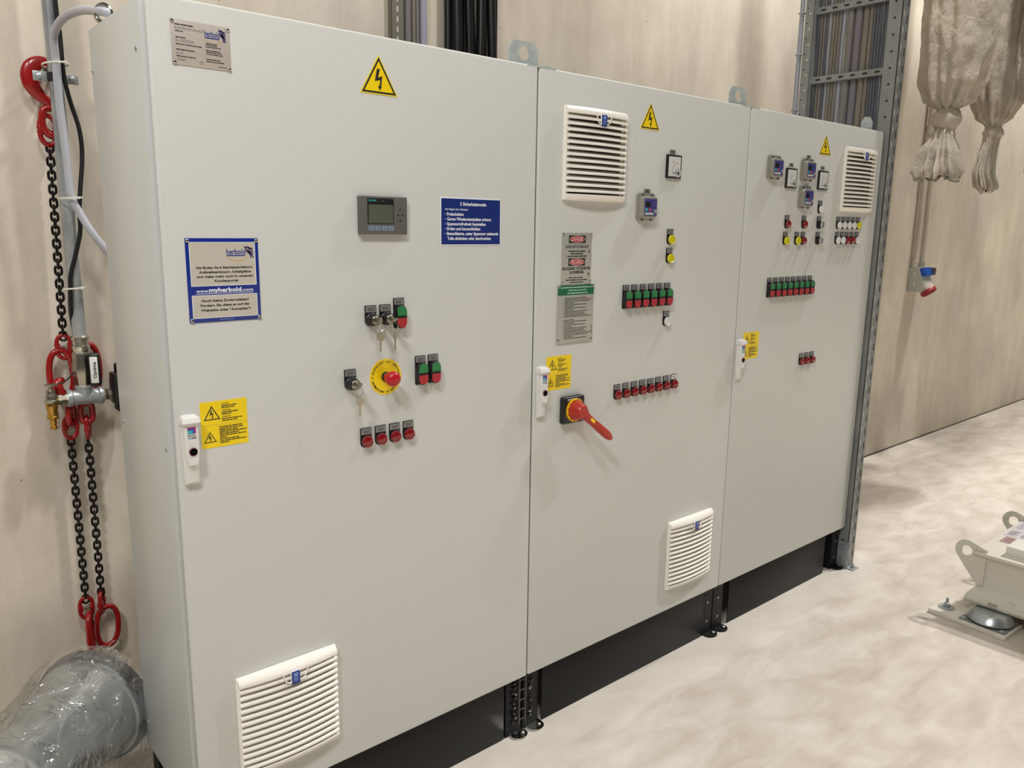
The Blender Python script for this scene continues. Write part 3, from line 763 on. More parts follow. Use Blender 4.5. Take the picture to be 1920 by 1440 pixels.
mb.build('print', [mat('dark_grey_print', (72, 70, 68), .6), mat('dull_red_print', (140, 50, 50), .6)], gs, at)
screws(gs, at, [(.004, Hp-.004), (Wp-.004, Hp-.004), (.004, .010), (Wp-.006, .006)], .0038, .0045)

# operator display
at = (.4437, 0, 1.5555); Wp, Hp = .1305, .0880
mb = MB(); mb.box((0, -.012, 0), (Wp, 0, Hp), .0015); hm = mb.build('operator_display', hmi_grey, r1_, at, label='grey operator display with a dark screen and arrow keys')
mb = MB(); mb.box((.0205, -.0126, .0240), (.0925, -.0115, .0835), .0004, 0); mb.box((.0235, -.0129, .0265), (.0900, -.0122, .0690), m=1)
text(mb, 'SIEMENS', .0235, .0445, .0765, .0036, .0129, 2, .02); words(mb, .058, .066, .0765, .0018, .0128, 3, 2)
mb.build('screen', [black_pl, lcd, teal, dark_pl], hm, at, label='dark framed grey-green screen')
mb = MB()
for (a, b, dr) in [(.1105, .0600, 0), (.1105, .0320, 2), (.1040, .0460, 1), (.1175, .0460, 3)]:
    R_ = Matrix.Rotation(dr*PI/2, 3, 'Y'); q = [R_ @ Vector((u, 0, v)) for u, v in [(-.0026, -.0026), (.0026, -.0026), (0, .0034)]]
    mb.face([(a+v.x*(-1 if dr in (1, 3) else 1), -.0124, b+v.z) for v in q])
mb.build('arrow_keys', blacker, hm, at)
mb = MB()
for k in range(4):
    mb.box((.0225+.0180*k, -.0127, .0085), (.0385+.0180*k, -.0115, .0200), .0008, 0); words(mb, .028+.018*k, .033+.018*k, .0135, .0016, .0128, 1, k)
mb.build('function_keys', [key_blue, dark_pl], hm, at, label='row of four pale blue function keys')

# panel meters
def meter(parent, x, z, wmm=.073, label=None):
    at = (x, 0, z); H = .073
    mb = MB(); mb.box((0, -.0065, 0), (wmm, 0, H), .001); rt_ = mb.build('panel_meter', black_pl, parent, at, label=label)
    mb = MB(); mb.box((.0075, -.0070, .0065), (wmm-.0055, -.0060, H-.0055), m=0)
    D = .0073; n = 24; cx, cz = wmm-.0165, .0185
    P = [(wmm-.0058, -D, .0068)]+[(cx+.0150*math.cos(a), -D, cz+.0150*math.sin(a)) for a in [lerp(-.9, PI+.9, k/n) for k in range(n+1)]]
    mb.face([(cx+.0150*math.cos(2*PI*k/n), -D, cz+.0150*math.sin(2*PI*k/n)) for k in range(n)], 1)
    mb.face([(cx+.0048*math.cos(2*PI*k/n), -D-.0008, cz-.002+.0048*math.sin(2*PI*k/n)) for k in range(n)], 2)
    # scale arc
    A = [lerp(math.radians(95), math.radians(178), k/14) for k in range(15)]
    mb.grid([[(cx+q*math.cos(a), -D, cz+q*math.sin(a)) for a in A] for q in (.0300, .0306)], 2)
    for k in range(0, 15, 2): mb.tube([(cx+q*math.cos(A[k]), -D, cz+q*math.sin(A[k])) for q in (.0305, .0330)], .00025, 4, 2)
    mb.tube([(cx-.031, -D-.0004, .0165), (cx-.012, -D-.0004, .0170)], .0006, 5, 2); mb.tube([(cx-.0135, -D-.0004, .0145), (cx-.0110, -D-.0004, .0230)], .0008, 5, 2)
    text(mb, 'A', .028, .034, H-.024, .0055, D, 3, .01)
    mb.build('dial', [mat('white_dial', (214, 214, 212), .3), mat('pale_dial_cover', (188, 190, 192), .3), ink, dark_pl], rt_, at, label='white dial with a needle')
meter(r2_, 1.5580, 1.7380, label='square panel meter with black frame')
meter(r3_, 2.2620, 1.7365, label='left square panel meter with black frame'); meter(r3_, 2.4960, 1.7395, label='right square panel meter with black frame')
for rt_, x_, z_ in [(r2_, 1.5755, 1.8145), (r2_, 1.4592, 1.6880), (r3_, 2.2836, 1.8160), (r3_, 2.5135, 1.8180), (r3_, 2.4020, 1.8530)]:
    mb = MB(); mb.box((0, -.0012, 0), (.028, 0, .0125), .0004, 0); words(mb, .004, .024, .0072, .0022, .0013, 1, int(x_*100)); words(mb, .006, .022, .0030, .0022, .0013, 1, int(x_*90))
    mb.build('tag_plate', [mat('grey_tag', (128, 124, 112), .5), ink], rt_, (x_, 0, z_), label='small grey engraved tag')

# keypads in smoky covers
def keypad(parent, x, z, label):
    at = (x, 0, z); Wk, Hk = .084, .085
    mb = MB()
    def rr(w0, x0_, x1_, z0_, z1_, r_):
        P = []
        for cx, cz, a0 in [(x1_-r_, z1_-r_, 0), (x0_+r_, z1_-r_, 90), (x0_+r_, z0_+r_, 180), (x1_-r_, z0_+r_, 270)]:
            for k in range(5): a = math.radians(a0+90*k/4); P.append((cx+r_*math.cos(a), -w0, cz+r_*math.sin(a)))
        return P
    mb.grid([rr(0, 0, Wk, 0, Hk, .012), rr(.007, 0, Wk, 0, Hk, .012), rr(.0085, .003, Wk-.003, .003, Hk-.003, .010), rr(.0088, .006, Wk-.006, .006, Hk-.008, .009), rr(.0205, .008, Wk-.006, .009, Hk-.011, .008), rr(.0225, .010, Wk-.008, .011, Hk-.013, .007)], 0, closeu=True, capa=True, capb=True)
    for xx in (.020, Wk-.022): mb.cyl((xx, -.012, Hk-.006), (0, 0, 1), .003, .004, 10, 1); mb.cyl((xx, -.012, .001), (0, 0, 1), .003, .005, 10, 1)
    rt_ = mb.build('keypad_unit', [clear_grey, dark_pl], parent, at, label=label)
    mb = MB(); D = .0232; mb.box((.016, -D, .016), (Wk-.010, -.0220, Hk-.018), .0006, 0)
    mb.box((.020, -D-.0006, .042), (.044, -D+.0004, .058), m=1)
    for k, (xx, zz, mi_, q) in enumerate([(.024, .0345, 2, .0048), (.040, .0345, 3, .0048), (.056, .0345, 4, .0036)]): mb.cyl((xx, -D+.0004, zz), (0, -1, 0), q, .0014, 16, mi_)
    for k in range(4): mb.cyl((.0225+.0100*k, -D+.0004, .0222), (0, -1, 0), .0036, .0014, 14, 5)
    mb.cyl((.0650, -D+.0004, .0300), (0, -1, 0), .0055, .0040, 16, 6)
    words(mb, .050, .068, .0560, .0020, D+.0002, 4, 3); words(mb, .050, .064, .0480, .0020, D+.0002, 4, 4)
    mb.build('faceplate', [kp_blue, mat('dark_small_display', (38, 38, 42), .2), teal, mat('pink_red_key', (206, 80, 92), .4), mat('dim_blue_print', (92, 96, 160), .5), white_pl, mat('grey_knob', (150, 150, 156), .4)], rt_, at, label='blue faceplate with a small display and round keys')
keypad(r2_, 1.4228, 1.6020, 'drive keypad under a smoky cover'); keypad(r3_, 2.1330, 1.7620, 'leftmost drive keypad under a smoky cover')
keypad(r3_, 2.3640, 1.7660, 'upper drive keypad left of the right meter'); keypad(r3_, 2.3625, 1.6630, 'lower drive keypad below its twin')

# emergency stop
at = (.5130, 0, 1.2082)
mb = MB(); mb.lathe((0, 0, 0), (0, -1, 0), [(.0450, 0), (.0450, .0010)], 48)
es = mb.build('emergency_stop_button', yellow, r1_, at, label='red mushroom emergency stop on a round yellow plate')
mb = MB()
def ring_text(mb, s_, a_mid, rad, h, adv):
    a = a_mid + adv*(len(s_)-1)/2
    for ch in s_:
        if ch != ' ':
            me, x0_, x1_ = text_mesh(ch, .02); k = h/.70; cx_ = (x0_+x1_)/2; th = math.radians(a)
            er = Vector((math.cos(th), math.sin(th))); et = Vector((math.sin(th), -math.cos(th)))
            kx = k*.86
            mb.add_mesh(me, lambda c: ((er*(rad+c.y*k)+et*((c.x-cx_)*kx)).x, -.0013, (er*(rad+c.y*k)+et*((c.x-cx_)*kx)).y))
        a -= adv
ring_text(mb, 'NOT-AUS', 93, .0355, .0052, 7.2); ring_text(mb, 'EMERGENCY STOP', 8, .0355, .0052, 7.0)
ring_text(mb, 'PARADA DE EMERGENCIA', -97, .0355, .0052, 6.8); ring_text(mb, "ARRÊT D'URGENCE", 172, .0355, .0052, 6.8)
mb.build('lettering', ink, es, at)
mb = MB(); mb.lathe((0, 0, 0), (0, -1, 0), [(.0130, .001), (.0128, .010), (.0115, .0115)], 32); mb.build('collar', black_pl, es, at, label='black collar')
mb = MB(); mb.lathe((0, 0, 0), (0, -1, 0), [(.0118, .0105), (.0122, .0130), (.0128, .020), (.0150, .0260), (.0185, .0305), (.0192, .0345), (.0186, .0390), (.0160, .0440), (.0110, .0478), (.0055, .0493), (0, .0497)], 36)
mb.build('mushroom_head', red_mush, es, at, label='red mushroom head')

# main switch
at = (1.1585, 0, 1.0380)
mb = MB(); rows = []
mb.box((-.0445, -.0220, -.0415), (.0445, 0, .0415), .006, seg=3)
ms = mb.build('main_switch', black_pl, r2_, at, label='red rotary main switch lever on a black square base')
mb = MB(); text(mb, 'EATON', -.030, -.006, .0315, .0045, .0222, 0, .03); mb.build('lettering', white_ink, ms, at)
mb = MB(); mb.lathe((0, 0, 0), (0, -1, 0), [(.0360, .0200), (.0362, .0265), (.0345, .0280), (.0290, .0282)], 44)
for k in range(12):
    a = 2*PI*k/12+.2; mb.M = Matrix.Rotation(a, 4, 'Y'); mb.box((.0312, -.0290, -.0012), (.0342, -.0278, .0012), m=1); mb.M = Matrix()
mb.build('yellow_ring', [mat('orange_yellow_plastic', (240, 178, 10), .35), ink], ms, at, label='yellow ring with dark ticks')
mb = MB(); mb.lathe((0, 0, 0), (0, -1, 0), [(.0310, .0282), (.0300, .0340), (.0265, .0440), (.0225, .0560), (.0190, .0610), (.0, .0620)], 40)
mb.build('switch_hub', orange, ms, at)
mb = MB()
dirv = Vector((.118, -.018, -.098)); L_ = dirv.length; dn = dirv.normalized(); sd = Vector((.098, 0, .118)).normalized(); nn = dn.cross(sd).normalized()
rows = []
for t_, hw, th in [(0, .0170, .0165), (.12, .0165, .0165), (.25, .0125, .0140), (.38, .0120, .0125), (.6, .0135, .0120), (.85, .0140, .0115), (.95, .0125, .0105), (1.02, .0070, .0080)]:
    c = Vector((0, -.046, 0)) + dn*L_*t_; rows.append([c+sd*(hw*math.cos(a))+nn*(th*math.sin(a)) for a in [2*PI*(k+.5)/8 for k in range(8)]])
mb.grid(rows, 0, closeu=True, capa=True, capb=True)
lv = mb.build('switch_lever', orange, ms, at, ang=30)
mb = MB(); c = Vector((0, -.046, 0)) + dn*L_*.30
out = nn if nn.y < 0 else -nn
q = [c+out*.0128+dn*a+sd*b for a, b in [(-.012, -.0045), (.014, -.0045), (.014, .0045), (-.012, .0045)]]
mb.grid([[p_-out*.004 for p_ in q], q], 0, closeu=True, capa=True, capb=True); mb.build('padlock_slide', yellow, lv, at, label='yellow padlock slide')

# lifting lugs
def lug(parent, x, z, y=.03):
    at = (x, y, z); n = 24; mb = MB()
    O = [(-.050, 0), (.050, 0), (.052, .050), (.040, .066), (-.038, .066), (-.051, .045)]
    def on_outline(a, c=(0.002, .036)):
        d = Vector((math.cos(a), math.sin(a))); best = None
        for i in range(len(O)):
            p = Vector(O[i])-Vector(c); q = Vector(O[(i+1) % len(O)])-Vector(c); e = q-p
            den = d.x*e.y-d.y*e.x
            if abs(den) < 1e-9: continue
            t_ = (p.x*e.y-p.y*e.x)/den; u = (p.x*d.y-p.y*d.x)/den
            if t_ > 0 and -1e-6 <= u <= 1+1e-6 and (best is None or t_ < best): best = t_
        return Vector(c)+d*best
    angs = sorted(set([2*PI*k/n for k in range(n)]+[math.atan2(p[1]-.036, p[0]-.002) % (2*PI) for p in O]))
    outer = [on_outline(a) for a in angs]; inner = [Vector((.002+.0185*math.cos(a), .036+.0185*math.sin(a))) for a in angs]
    f = lambda P, d: [(p.x, d, p.y) for p in P]
    mb.grid([f(inner, -.002), f(outer, -.002), f(outer, .002), f(inner, .002)], 0, closeu=True, closev=True)
    mb.box((-.010, -.030, .0), (.095, .002, .0045), .0008)
    mb.lathe((.07, -.020, .0045), (0, 0, 1), [(.008, 0), (.008, .005)], 6)
    return mb.build('lifting_lug', mat('bright_zinc_plate', (196, 204, 202), .4, .15, var=(30, (170, 180, 180))), parent, at, label='galvanised lifting lug with a round hole')
lug(r1_, .9750, ZT-.004); lug(r2_, 1.9680, ZT-.004)
mb = MB(); mb.M = Matrix.Rotation(math.radians(-42), 4, 'Z')
mb.prism([(-.022, 0), (.022, 0), (.024, .040), (.012, .062), (-.012, .062), (-.024, .040)], -.002, .002); mb.box((-.025, -.02, 0), (.025, .02, .004)); mb.tube([(0, -.012, .020), (0, .012, .020)], .005, 8)
mb.build('lifting_lug', MATS['bright_zinc_plate'], r3_, (2.945, .045, ZT-.004), label='lifting lug seen edge on at the far corner')
mb = MB(); n = 24; mb.tube([(0, .019*math.cos(2*PI*k/n), .032+.019*math.sin(2*PI*k/n)) for k in range(n)], .0055, 10, closed=True); mb.lathe((0, 0, 0), (0, 0, 1), [(.013, 0), (.013, .005), (.006, .010), (.006, .014)], 16)
mb.build('eye_bolt', chrome, r1_, (.022, .360, ZT-.004), label='bright ring bolt on the rear left corner', rot=(0, 0, math.radians(40)))

# keys hanging from the key switches: things of their own
def key_outline(r_=.0108, sh=.0250):
    P = []
    for k in range(15): a = math.radians(-60+300*k/14); P.append((r_*math.cos(a), r_*math.sin(a)))
    a = [(-.0022, -r_*.95), (-.0022, -r_*.95-sh*.9), (0, -r_*.95-sh), (.0022, -r_*.95-sh*.9), (.0022, -r_*.95-sh*.55), (.0012, -r_*.95-sh*.45), (.0022, -r_*.95-sh*.3), (.0022, -r_*.95)]
    return P+a
def key_set(cx, cz, tilt, drop, label, turn):
    root = empty('key_set', (cx, -.028, cz), label, 'keys', 'keys left in the key switches')
    mb = MB(); mb.M = Matrix.Rotation(math.radians(tilt), 4, 'Y')
    n = 16
    # inserted key: its blade in the lock, bow standing out, edge towards the viewer
    P = [(-.0035, .0008), (-.0035, -.005), (-.008, -.010), (-.0095, -.017), (-.007, -.024), (0, -.027), (.007, -.024), (.0095, -.017), (.008, -.010), (.0035, -.005), (.0035, .0008)]
    rows = [[(sx, y, z_) for z_, y in P] for sx in (-.0009, .0009)]
    mb.grid(rows, 0, closeu=True, capa=True, capb=True); mb.build('inserted_key', key_metal, root, W[root.name])
    c = Vector((.0, -.015, -.0150)); mb = MB()
    rr_ = .0105; tw = math.radians(turn)
    mb.tube([c+Vector((rr_*math.cos(a)*math.cos(tw), -rr_*math.cos(a)*math.sin(tw), rr_*math.sin(a))) for a in [2*PI*k/24 for k in range(24)]], .0009, 6, closed=True)
    mb.build('key_ring', chrome, root, W[root.name])
    mb = MB(); mb.M = Matrix.Translation((.002, -.016, -.0385-drop)) @ Matrix.Rotation(math.radians(turn*.6), 4, 'Z') @ Matrix.Rotation(math.radians(2), 4, 'Y')
    mb.prism(key_outline(), -.0010, .0010); mb.build('hanging_key', key_metal, root, W[root.name])
    return root
key_set(.4573+.0155, 1.3873-.0335, 18, 0, 'pair of nickel keys on a ring in the upper left key switch', 10)
key_set(.4976+.0155, 1.3876-.0335, 70, 0, 'pair of nickel keys hanging beside the upper green and red button', 60)
key_set(.3980+.0155, 1.2372-.0335, 35, 0, 'pair of nickel keys on a ring in the key switch left of the emergency stop', 20)

# ------------------------------------------------------------------ prototypes are only templates
def kill(o):
    for ch in list(o.children): kill(ch)
    bpy.data.objects.remove(o)
for o in STORE: kill(o)
#%%TAIL
# ------------------------------------------------------------------ cable ladder standing beside the right cabinet
lad = empty('cable_ladder', (3.06, .20, 0), 'tall grey perforated cable ladder standing at the right end of the cabinet row', 'cable ladder')
LT = 4.6
def profile_post(name, x0, x1, y0, y1, web, label):
    """front face at y0 from x0 to x1, flange along x0 back to y1"""
    mb = MB(); th = .0025
    mb.box((x0, y0, 0.004), (x1, y0+th, LT)); mb.box((x0, y0, .004), (x0+th, y1, LT)); mb.box((x1-th, y0, .004), (x1, y1, LT))
    z = .05
    while z < LT-.1:
        if web:
            mb.box((x1-.020, y0-.0005, z), (x1-.013, y0+.0005, z+.032), m=1)
            mb.box((x0+.016, y0-.0005, z+.025), (x0+.021, y0+.0005, z+.050), m=2)
            mb.cyl((x0+.0004, (y0+y1)/2, z+.02), (-1, 0, 0), .0050, .0012, 10, 1)
        else:
            mb.cyl((x0+.0004, (y0+y1)/2-.004, z+.04), (-1, 0, 0), .0042, .0012, 10, 2)
            mb.cyl((x0+.0004, (y0+y1)/2+.010, z), (-1, 0, 0), .0032, .0012, 10, 1)
        z += .0665
    return mb.build(name, [zinc_grey, blacker, mat('light_behind_slot', (206, 200, 186), .6)], lad, (0, 0, 0), label=label)
profile_post('front_post', 3.026, 3.092, -.022, .038, True, 'perforated front post')
profile_post('rear_post', 3.030, 3.072, .382, .425, False, 'perforated rear post')
z = .175
while z < LT-.1:
    mb = MB(); mb.box((3.048, .030, z-.030), (3.051, .385, z)); mb.box((3.048, .030, z-.003), (3.066, .385, z)); mb.box((3.048, .030, z-.030), (3.066, .385, z-.027))
    for k in range(6): mb.box((3.0474, .062+.055*k, z-.0185), (3.0484, .084+.055*k, z-.0105), m=1)
    mb.build('rung', [zinc_grey, blacker], lad, (0, 0, 0)); z += .3
mb = MB(); mb.box((3.022, -.060, .0), (3.075, .045, .006), .001); mb.box((3.0205, -.030, .006), (3.0245, .030, .130), .001)
for zz in (.045, .105): mb.lathe((3.0205, -.005, zz), (-1, 0, 0), [(.009, 0), (.009, .006), (.005, .007), (.005, .012)], 6)
mb.lathe((3.045, -.045, .006), (0, 0, 1), [(.012, 0), (.012, .003), (.0085, .003), (.0085, .010), (.005, .011), (.005, .022)], 6)
mb.build('foot_bracket', galv, lad, (0, 0, 0), label='bright zinc foot bracket bolted to the floor')
# cables on the ladder
y = .062; i = 0; r = random.Random(5)
cgs = [cable_grey, mat('warm_grey_cable', (120, 115, 112), .45), mat('purple_grey_cable', (116, 110, 118), .45), mat('brown_grey_cable', (120, 114, 102), .45), mat('dark_grey_cable', (88, 90, 98), .45)]
names = ['light grey', 'warm grey', 'purple grey', 'brownish grey', 'dark slate grey']
order = [(.0058, 4), (.0058, 4), (.0062, 4), (.006, 4), (.0062, 4), (.0085, 3), (.0160, 3), (.0185, 2), (.0185, 1), (.0085, 0), (.0080, 1), (.0060, 3), (.0085, 3), (.0070, 0), (.0060, 4), (.0075, 1), (.0065, 3), (.0060, 4)]
for rad, ci in order:
    y += rad
    P = [(3.072+rad+r.uniform(0, .004), y+r.uniform(-.0004, .0004), zz) for zz in [.30, .8, 1.3, 1.8, 2.05, 2.2, 2.35, 2.5, 2.65, 2.8, 3.3, 3.8, 4.5]]
    mb = MB(); mb.tube(catmull(P, 4), rad, 12)
    o = mb.build('cable', cgs[ci]); place = ['nearest the front post', 'in the middle', 'towards the rear post'][min(2, int((y-.06)/.107))]
    tag(o, '%s %s cable running up inside the cable ladder %s' % ('thick' if rad > .012 else 'thin', names[ci], place), 'cable', '%s %s cables on the ladder %s' % ('thick' if rad > .012 else 'thin', names[ci], place)); y += rad+.0008
# light grey conduit clipped behind the rear post
mb = MB(); mb.tube([(3.035, .445, .4), (3.035, .445, 4.4)], .0105, 14); o = mb.build('cable_conduit', cable_grey)
tag(o, 'thin light grey conduit clipped along the rear post of the cable ladder', 'conduit')
for zz in (2.135, 2.38, 2.56): MB().box((3.024, .424, zz-.004), (3.046, .458, zz+.004), .001).build('clip', cable_grey, o, (0, 0, 0))

# ------------------------------------------------------------------ behind the cabinets on the wall
mb = MB(); mb.box((1.058, WY-.022, .5), (1.108, WY-.019, 4.4)); mb.box((1.058, WY-.022, .5), (1.061, WY, 4.4)); mb.box((1.105, WY-.022, .5), (1.108, WY, 4.4))
z = .55
while z < 4.3: mb.box((1.079, WY-.0226, z), (1.086, WY-.0215, z+.018), m=1); z += .033
o = mb.build('mounting_rail', [mat('olive_grey_zinc', (126, 122, 110), .5, .3), mat('light_slot', (196, 188, 172), .6)]); tag(o, 'narrow perforated mounting rail on the wall above the left cabinet', 'rail')
for xx, rad, mt, lb in [(1.128, .012, cgs[1], 'pale grey cable right beside the narrow perforated wall rail'), (1.152, .008, cgs[3], 'thin brownish cable second from the narrow perforated wall rail'), (1.168, .006, cgs[1], 'thinnest warm grey cable between the brownish and the lavender grey cable'), (1.193, .013, mat('lavender_cable', (158, 156, 172), .45), 'lavender grey cable alone between the wall rail and the black bundle')]:
    mb = MB(); mb.tube(catmull([(xx, WY-.018, .5), (xx+.002, WY-.02, 1.6), (xx-.001, WY-.018, 2.2), (xx, WY-.018, 3), (xx, WY-.02, 4.4)], 6), rad, 12); o = mb.build('cable', mt); tag(o, lb, 'cable')
r = random.Random(12)
for k in range(9):
    xx = 1.292+.0262*k; yb = WY-.024-(.026 if k % 2 else 0)
    P = [(xx+.010*(k-4)*.25, yb, .45), (xx+.006*(k-4)*.3, yb, 1.3), (xx+.004*r.uniform(-1, 1)+(k-4)*.001, yb, 1.95), (xx+.003*r.uniform(-1, 1), yb-.004, 2.2), (xx+.006*r.uniform(-1, 1), yb, 2.5), (xx+.01*r.uniform(-1, 1), yb, 3.2), (xx, yb, 4.4)]
    mb = MB(); mb.tube(catmull(P, 8), .0175 if k % 3 else .0145, 14); o = mb.build('cable', cable_black)
    pos = {0: 'leftmost', 8: 'rightmost'}.get(k)
    tag(o, '%s thick black cable of the bundle rising behind the left cabinet' % pos if pos else 'inner thick black cable of the bundle rising behind the left cabinet', 'cable', 'black cable bundle behind the left cabinet')

# ------------------------------------------------------------------ compressed air line on the left
PX, PY = .000, .765
air = empty('compressed_air_line', (PX, PY, 1.10), 'galvanised compressed air pipe with ball valve, brass drain and black regulator on the wall', 'pipe')
mb = MB(); mb.tube([(PX, PY, 1.245), (PX, PY, 4.4)], .0172, 20); pipe = mb.build('pipe', galv, air, (0, 0, 0), label='vertical galvanised pipe')
mb = MB(); mb.lathe((PX, PY, 1.222), (0, 0, 1), [(.022, 0), (.0235, .003), (.0235, .016), (.0205, .018), (.0205, .030), (.0235, .032), (.0235, .040), (.019, .044)], 20)
mb.build('press_coupling', chrome, air, (0, 0, 0))
mb = MB(); mb.lathe((PX, PY, 1.122), (0, 0, 1), [(.021, 0), (.024, .004), (.024, .022), (.0265, .030), (.028, .046), (.0265, .064), (.0245, .072), (.0245, .092), (.021, .100)], 8)
bv = mb.build('ball_valve', nickel, air, (0, 0, 0), label='nickel plated ball valve', ang=25)
# lever handle of the valve
mb = MB()
dvec = Vector((CAM.x-PX, CAM.y-PY, 0)).normalized(); sdv = Vector((-dvec.y, dvec.x, 0))
hc = Vector((PX+.024, PY-.030, 1.1715))
def obox(mb, c, ex, ey, ez, hx, hy, hz, bev, m=0):
    R_ = Matrix((ex, ey, ez)).transposed(); mb.M = Matrix.Translation(c) @ R_.to_4x4(); mb.box((-hx, -hy, -hz), (hx, hy, hz), bev, m, seg=3); mb.M = Matrix()
ex = Vector((.92, -.39, 0)); ey = Vector((.39, .92, 0))
obox(mb, hc, ex, ey, Vector((0, 0, 1)), .0150, .010, .0470, .008, 0); obox(mb, hc-ey*.0095, ex, ey, Vector((0, 0, 1)), .0098, .0020, .0370, .004, 1)
hv = mb.build('valve_handle', [black_pl, white_pl], bv, (0, 0, 0), label='black valve handle with a white field')
me, a_, b_ = text_mesh('Optima', .03)
mb = MB(); kx = .046/(b_-a_); 
mb.add_mesh(me, lambda c: (hc-ey*.0117+ex*(-( -.0015)+ -(c.y*.0115-.0040)) + Vector((0, 0, 1))*((c.x-(a_+b_)/2)*kx)))
mb.build('lettering', ink, hv, (0, 0, 0)) if False else mb.build('lettering', ink, bv, (0, 0, 0))
ZTe = 1.092
mb = MB(); mb.lathe((PX, PY, ZTe+.005), (0, 0, 1), [(.0215, 0), (.0225, .020), (.0245, .022), (.0245, .030), (.0185, .032)], 24)
mb.lathe((PX-.046, PY, ZTe), (1, 0, 0), [(.0235, 0), (.0245, .002), (.0245, .011), (.0210, .014), (.0215, .046), (.0210, .078), (.0245, .081), (.0245, .090), (.0235, .092)], 24)
mb.lathe((PX, PY, ZTe+.03), (0, 0, 1), [(.016, 0), (.018, .003), (.018, .012)], 6)
mb.build('tee_fitting', galv, air, (0, 0, 0), label='galvanised tee fitting')
mb = MB(); mb.lathe((PX-.046, PY, ZTe), (-1, 0, 0), [(.0165, 0), (.0165, .005), (.013, .006), (.013, .012), (.0155, .013), (.0155, .022), (.009, .024)], 6)
mb.lathe((PX+.046, PY, ZTe), (1, 0, 0), [(.0155, 0), (.0155, .006), (.0115, .008), (.0175, .010), (.0175, .020), (.0115, .022), (.0150, .026), (.0150, .032)], 8); mb.build('reducing_nipples', nickel, air, (0, 0, 0))
bx = PX-.086
mb = MB(); mb.lathe((bx, PY-.01, ZTe-.052), (0, 0, 1), [(.006, -.028), (.0095, -.026), (.0095, -.020), (.007, -.018), (.0085, -.012), (.0085, .0), (.0155, .004), (.0155, .010), (.0130, .012), (.0125, .026), (.0145, .030), (.0150, .046), (.0130, .050)], 20)
mb.tube([(bx, PY-.01, ZTe-.012), (bx+.016, PY-.004, ZTe-.002), (bx+.030, PY, ZTe)], [.009, .010, .0105], 14)
mb.build('brass_drain_valve', brass, air, (0, 0, 0), label='brass drain valve')
mb = MB(); mb.lathe((bx, PY-.01, ZTe-.004), (0, 0, 1), [(.0165, 0), (.0175, .002), (.0175, .006), (.0150, .008), (.0150, .020), (.0120, .024), (.0120, .034), (.0055, .036), (.0055, .046)], 14)
mb.box((bx-.012, PY-.017, ZTe+.042), (bx+.018, PY-.003, ZTe+.048), .001)
mb.tube([(bx+.010, PY-.01, ZTe-.006), (bx+.012, PY-.02, ZTe-.035), (bx+.011, PY-.02, ZTe-.075)], .0012, 6, 0)
mb.build('valve_tap', nickel, air, (0, 0, 0), label='chrome tap with a T piece')
mb = MB(); mb.tube(catmull([(bx+.016, PY-.01, ZTe+.045), (bx+.038, PY-.012, ZTe+.052), (bx+.060, PY-.010, ZTe+.072), (bx+.078, PY-.010, ZTe+.088)], 6), .0022, 8, 0); mb.build('retaining_cord', [black_pl], air, (0, 0, 0))
mb = MB(); RX = PX+.090
mb.box((RX-.020, PY-.030, ZTe-.030), (RX+.045, PY+.030, ZTe+.048), .007, 0); mb.box((RX-.012, PY-.026, ZTe-.052), (RX+.04, PY+.026, ZTe-.028), .006, 0)
mb.box((RX-.018, PY-.028, ZTe+.034), (RX+.05, PY+.028, ZTe+.060), .004, 0); mb.cyl((RX+.018, PY, ZTe+.052), (0, 0, 1), .026, .036, 20, 0, .003)
mb.box((RX-.004, PY-.0320, ZTe-.030), (RX+.020, PY-.0300, ZTe-.018), .0005, 1)
for k in range(10):
    a = 2*PI*k/10; mb.box((RX+.018+.0255*math.cos(a)-.002, PY+.0255*math.sin(a)-.002, ZTe+.055), (RX+.018+.0255*math.cos(a)+.002, PY+.0255*math.sin(a)+.002, ZTe+.085), m=0)
mb.build('pressure_regulator', [black_pl, label_grey], air, (0, 0, 0), label='black pressure regulator half hidden behind the cabinet')
mb = MB(); mb.tube(catmull([(RX+.02, PY, ZTe-.05), (RX+.022, PY, ZTe-.10), (RX+.026, PY+.01, ZTe-.18)], 5), .004, 8); mb.build('drain_tube', black_pl, air, (0, 0, 0))
mb = MB(); mb.lathe((PX, PY, 1.932), (0, 0, 1), [(.0185, 0), (.021, .001), (.021, .021), (.0185, .022)], 20, 1)
for sx in (-1, 1): mb.box((PX+sx*.036-.017, PY-.002, 1.930), (PX+sx*.036+.017, PY+.002, 1.955), .003, 0); mb.lathe((PX+sx*.038, PY-.002, 1.9425), (0, -1, 0), [(.0075, 0), (.0075, .003), (.004, .005)], 14, 0)
mb.cyl((PX, PY+.018, 1.9425), (0, 1, 0), .005, WY-PY-.019, 10, 0)
mb.build('pipe_clamp', [galv, rubber], pipe, (0, 0, 0), label='zinc pipe clamp with rubber lining')
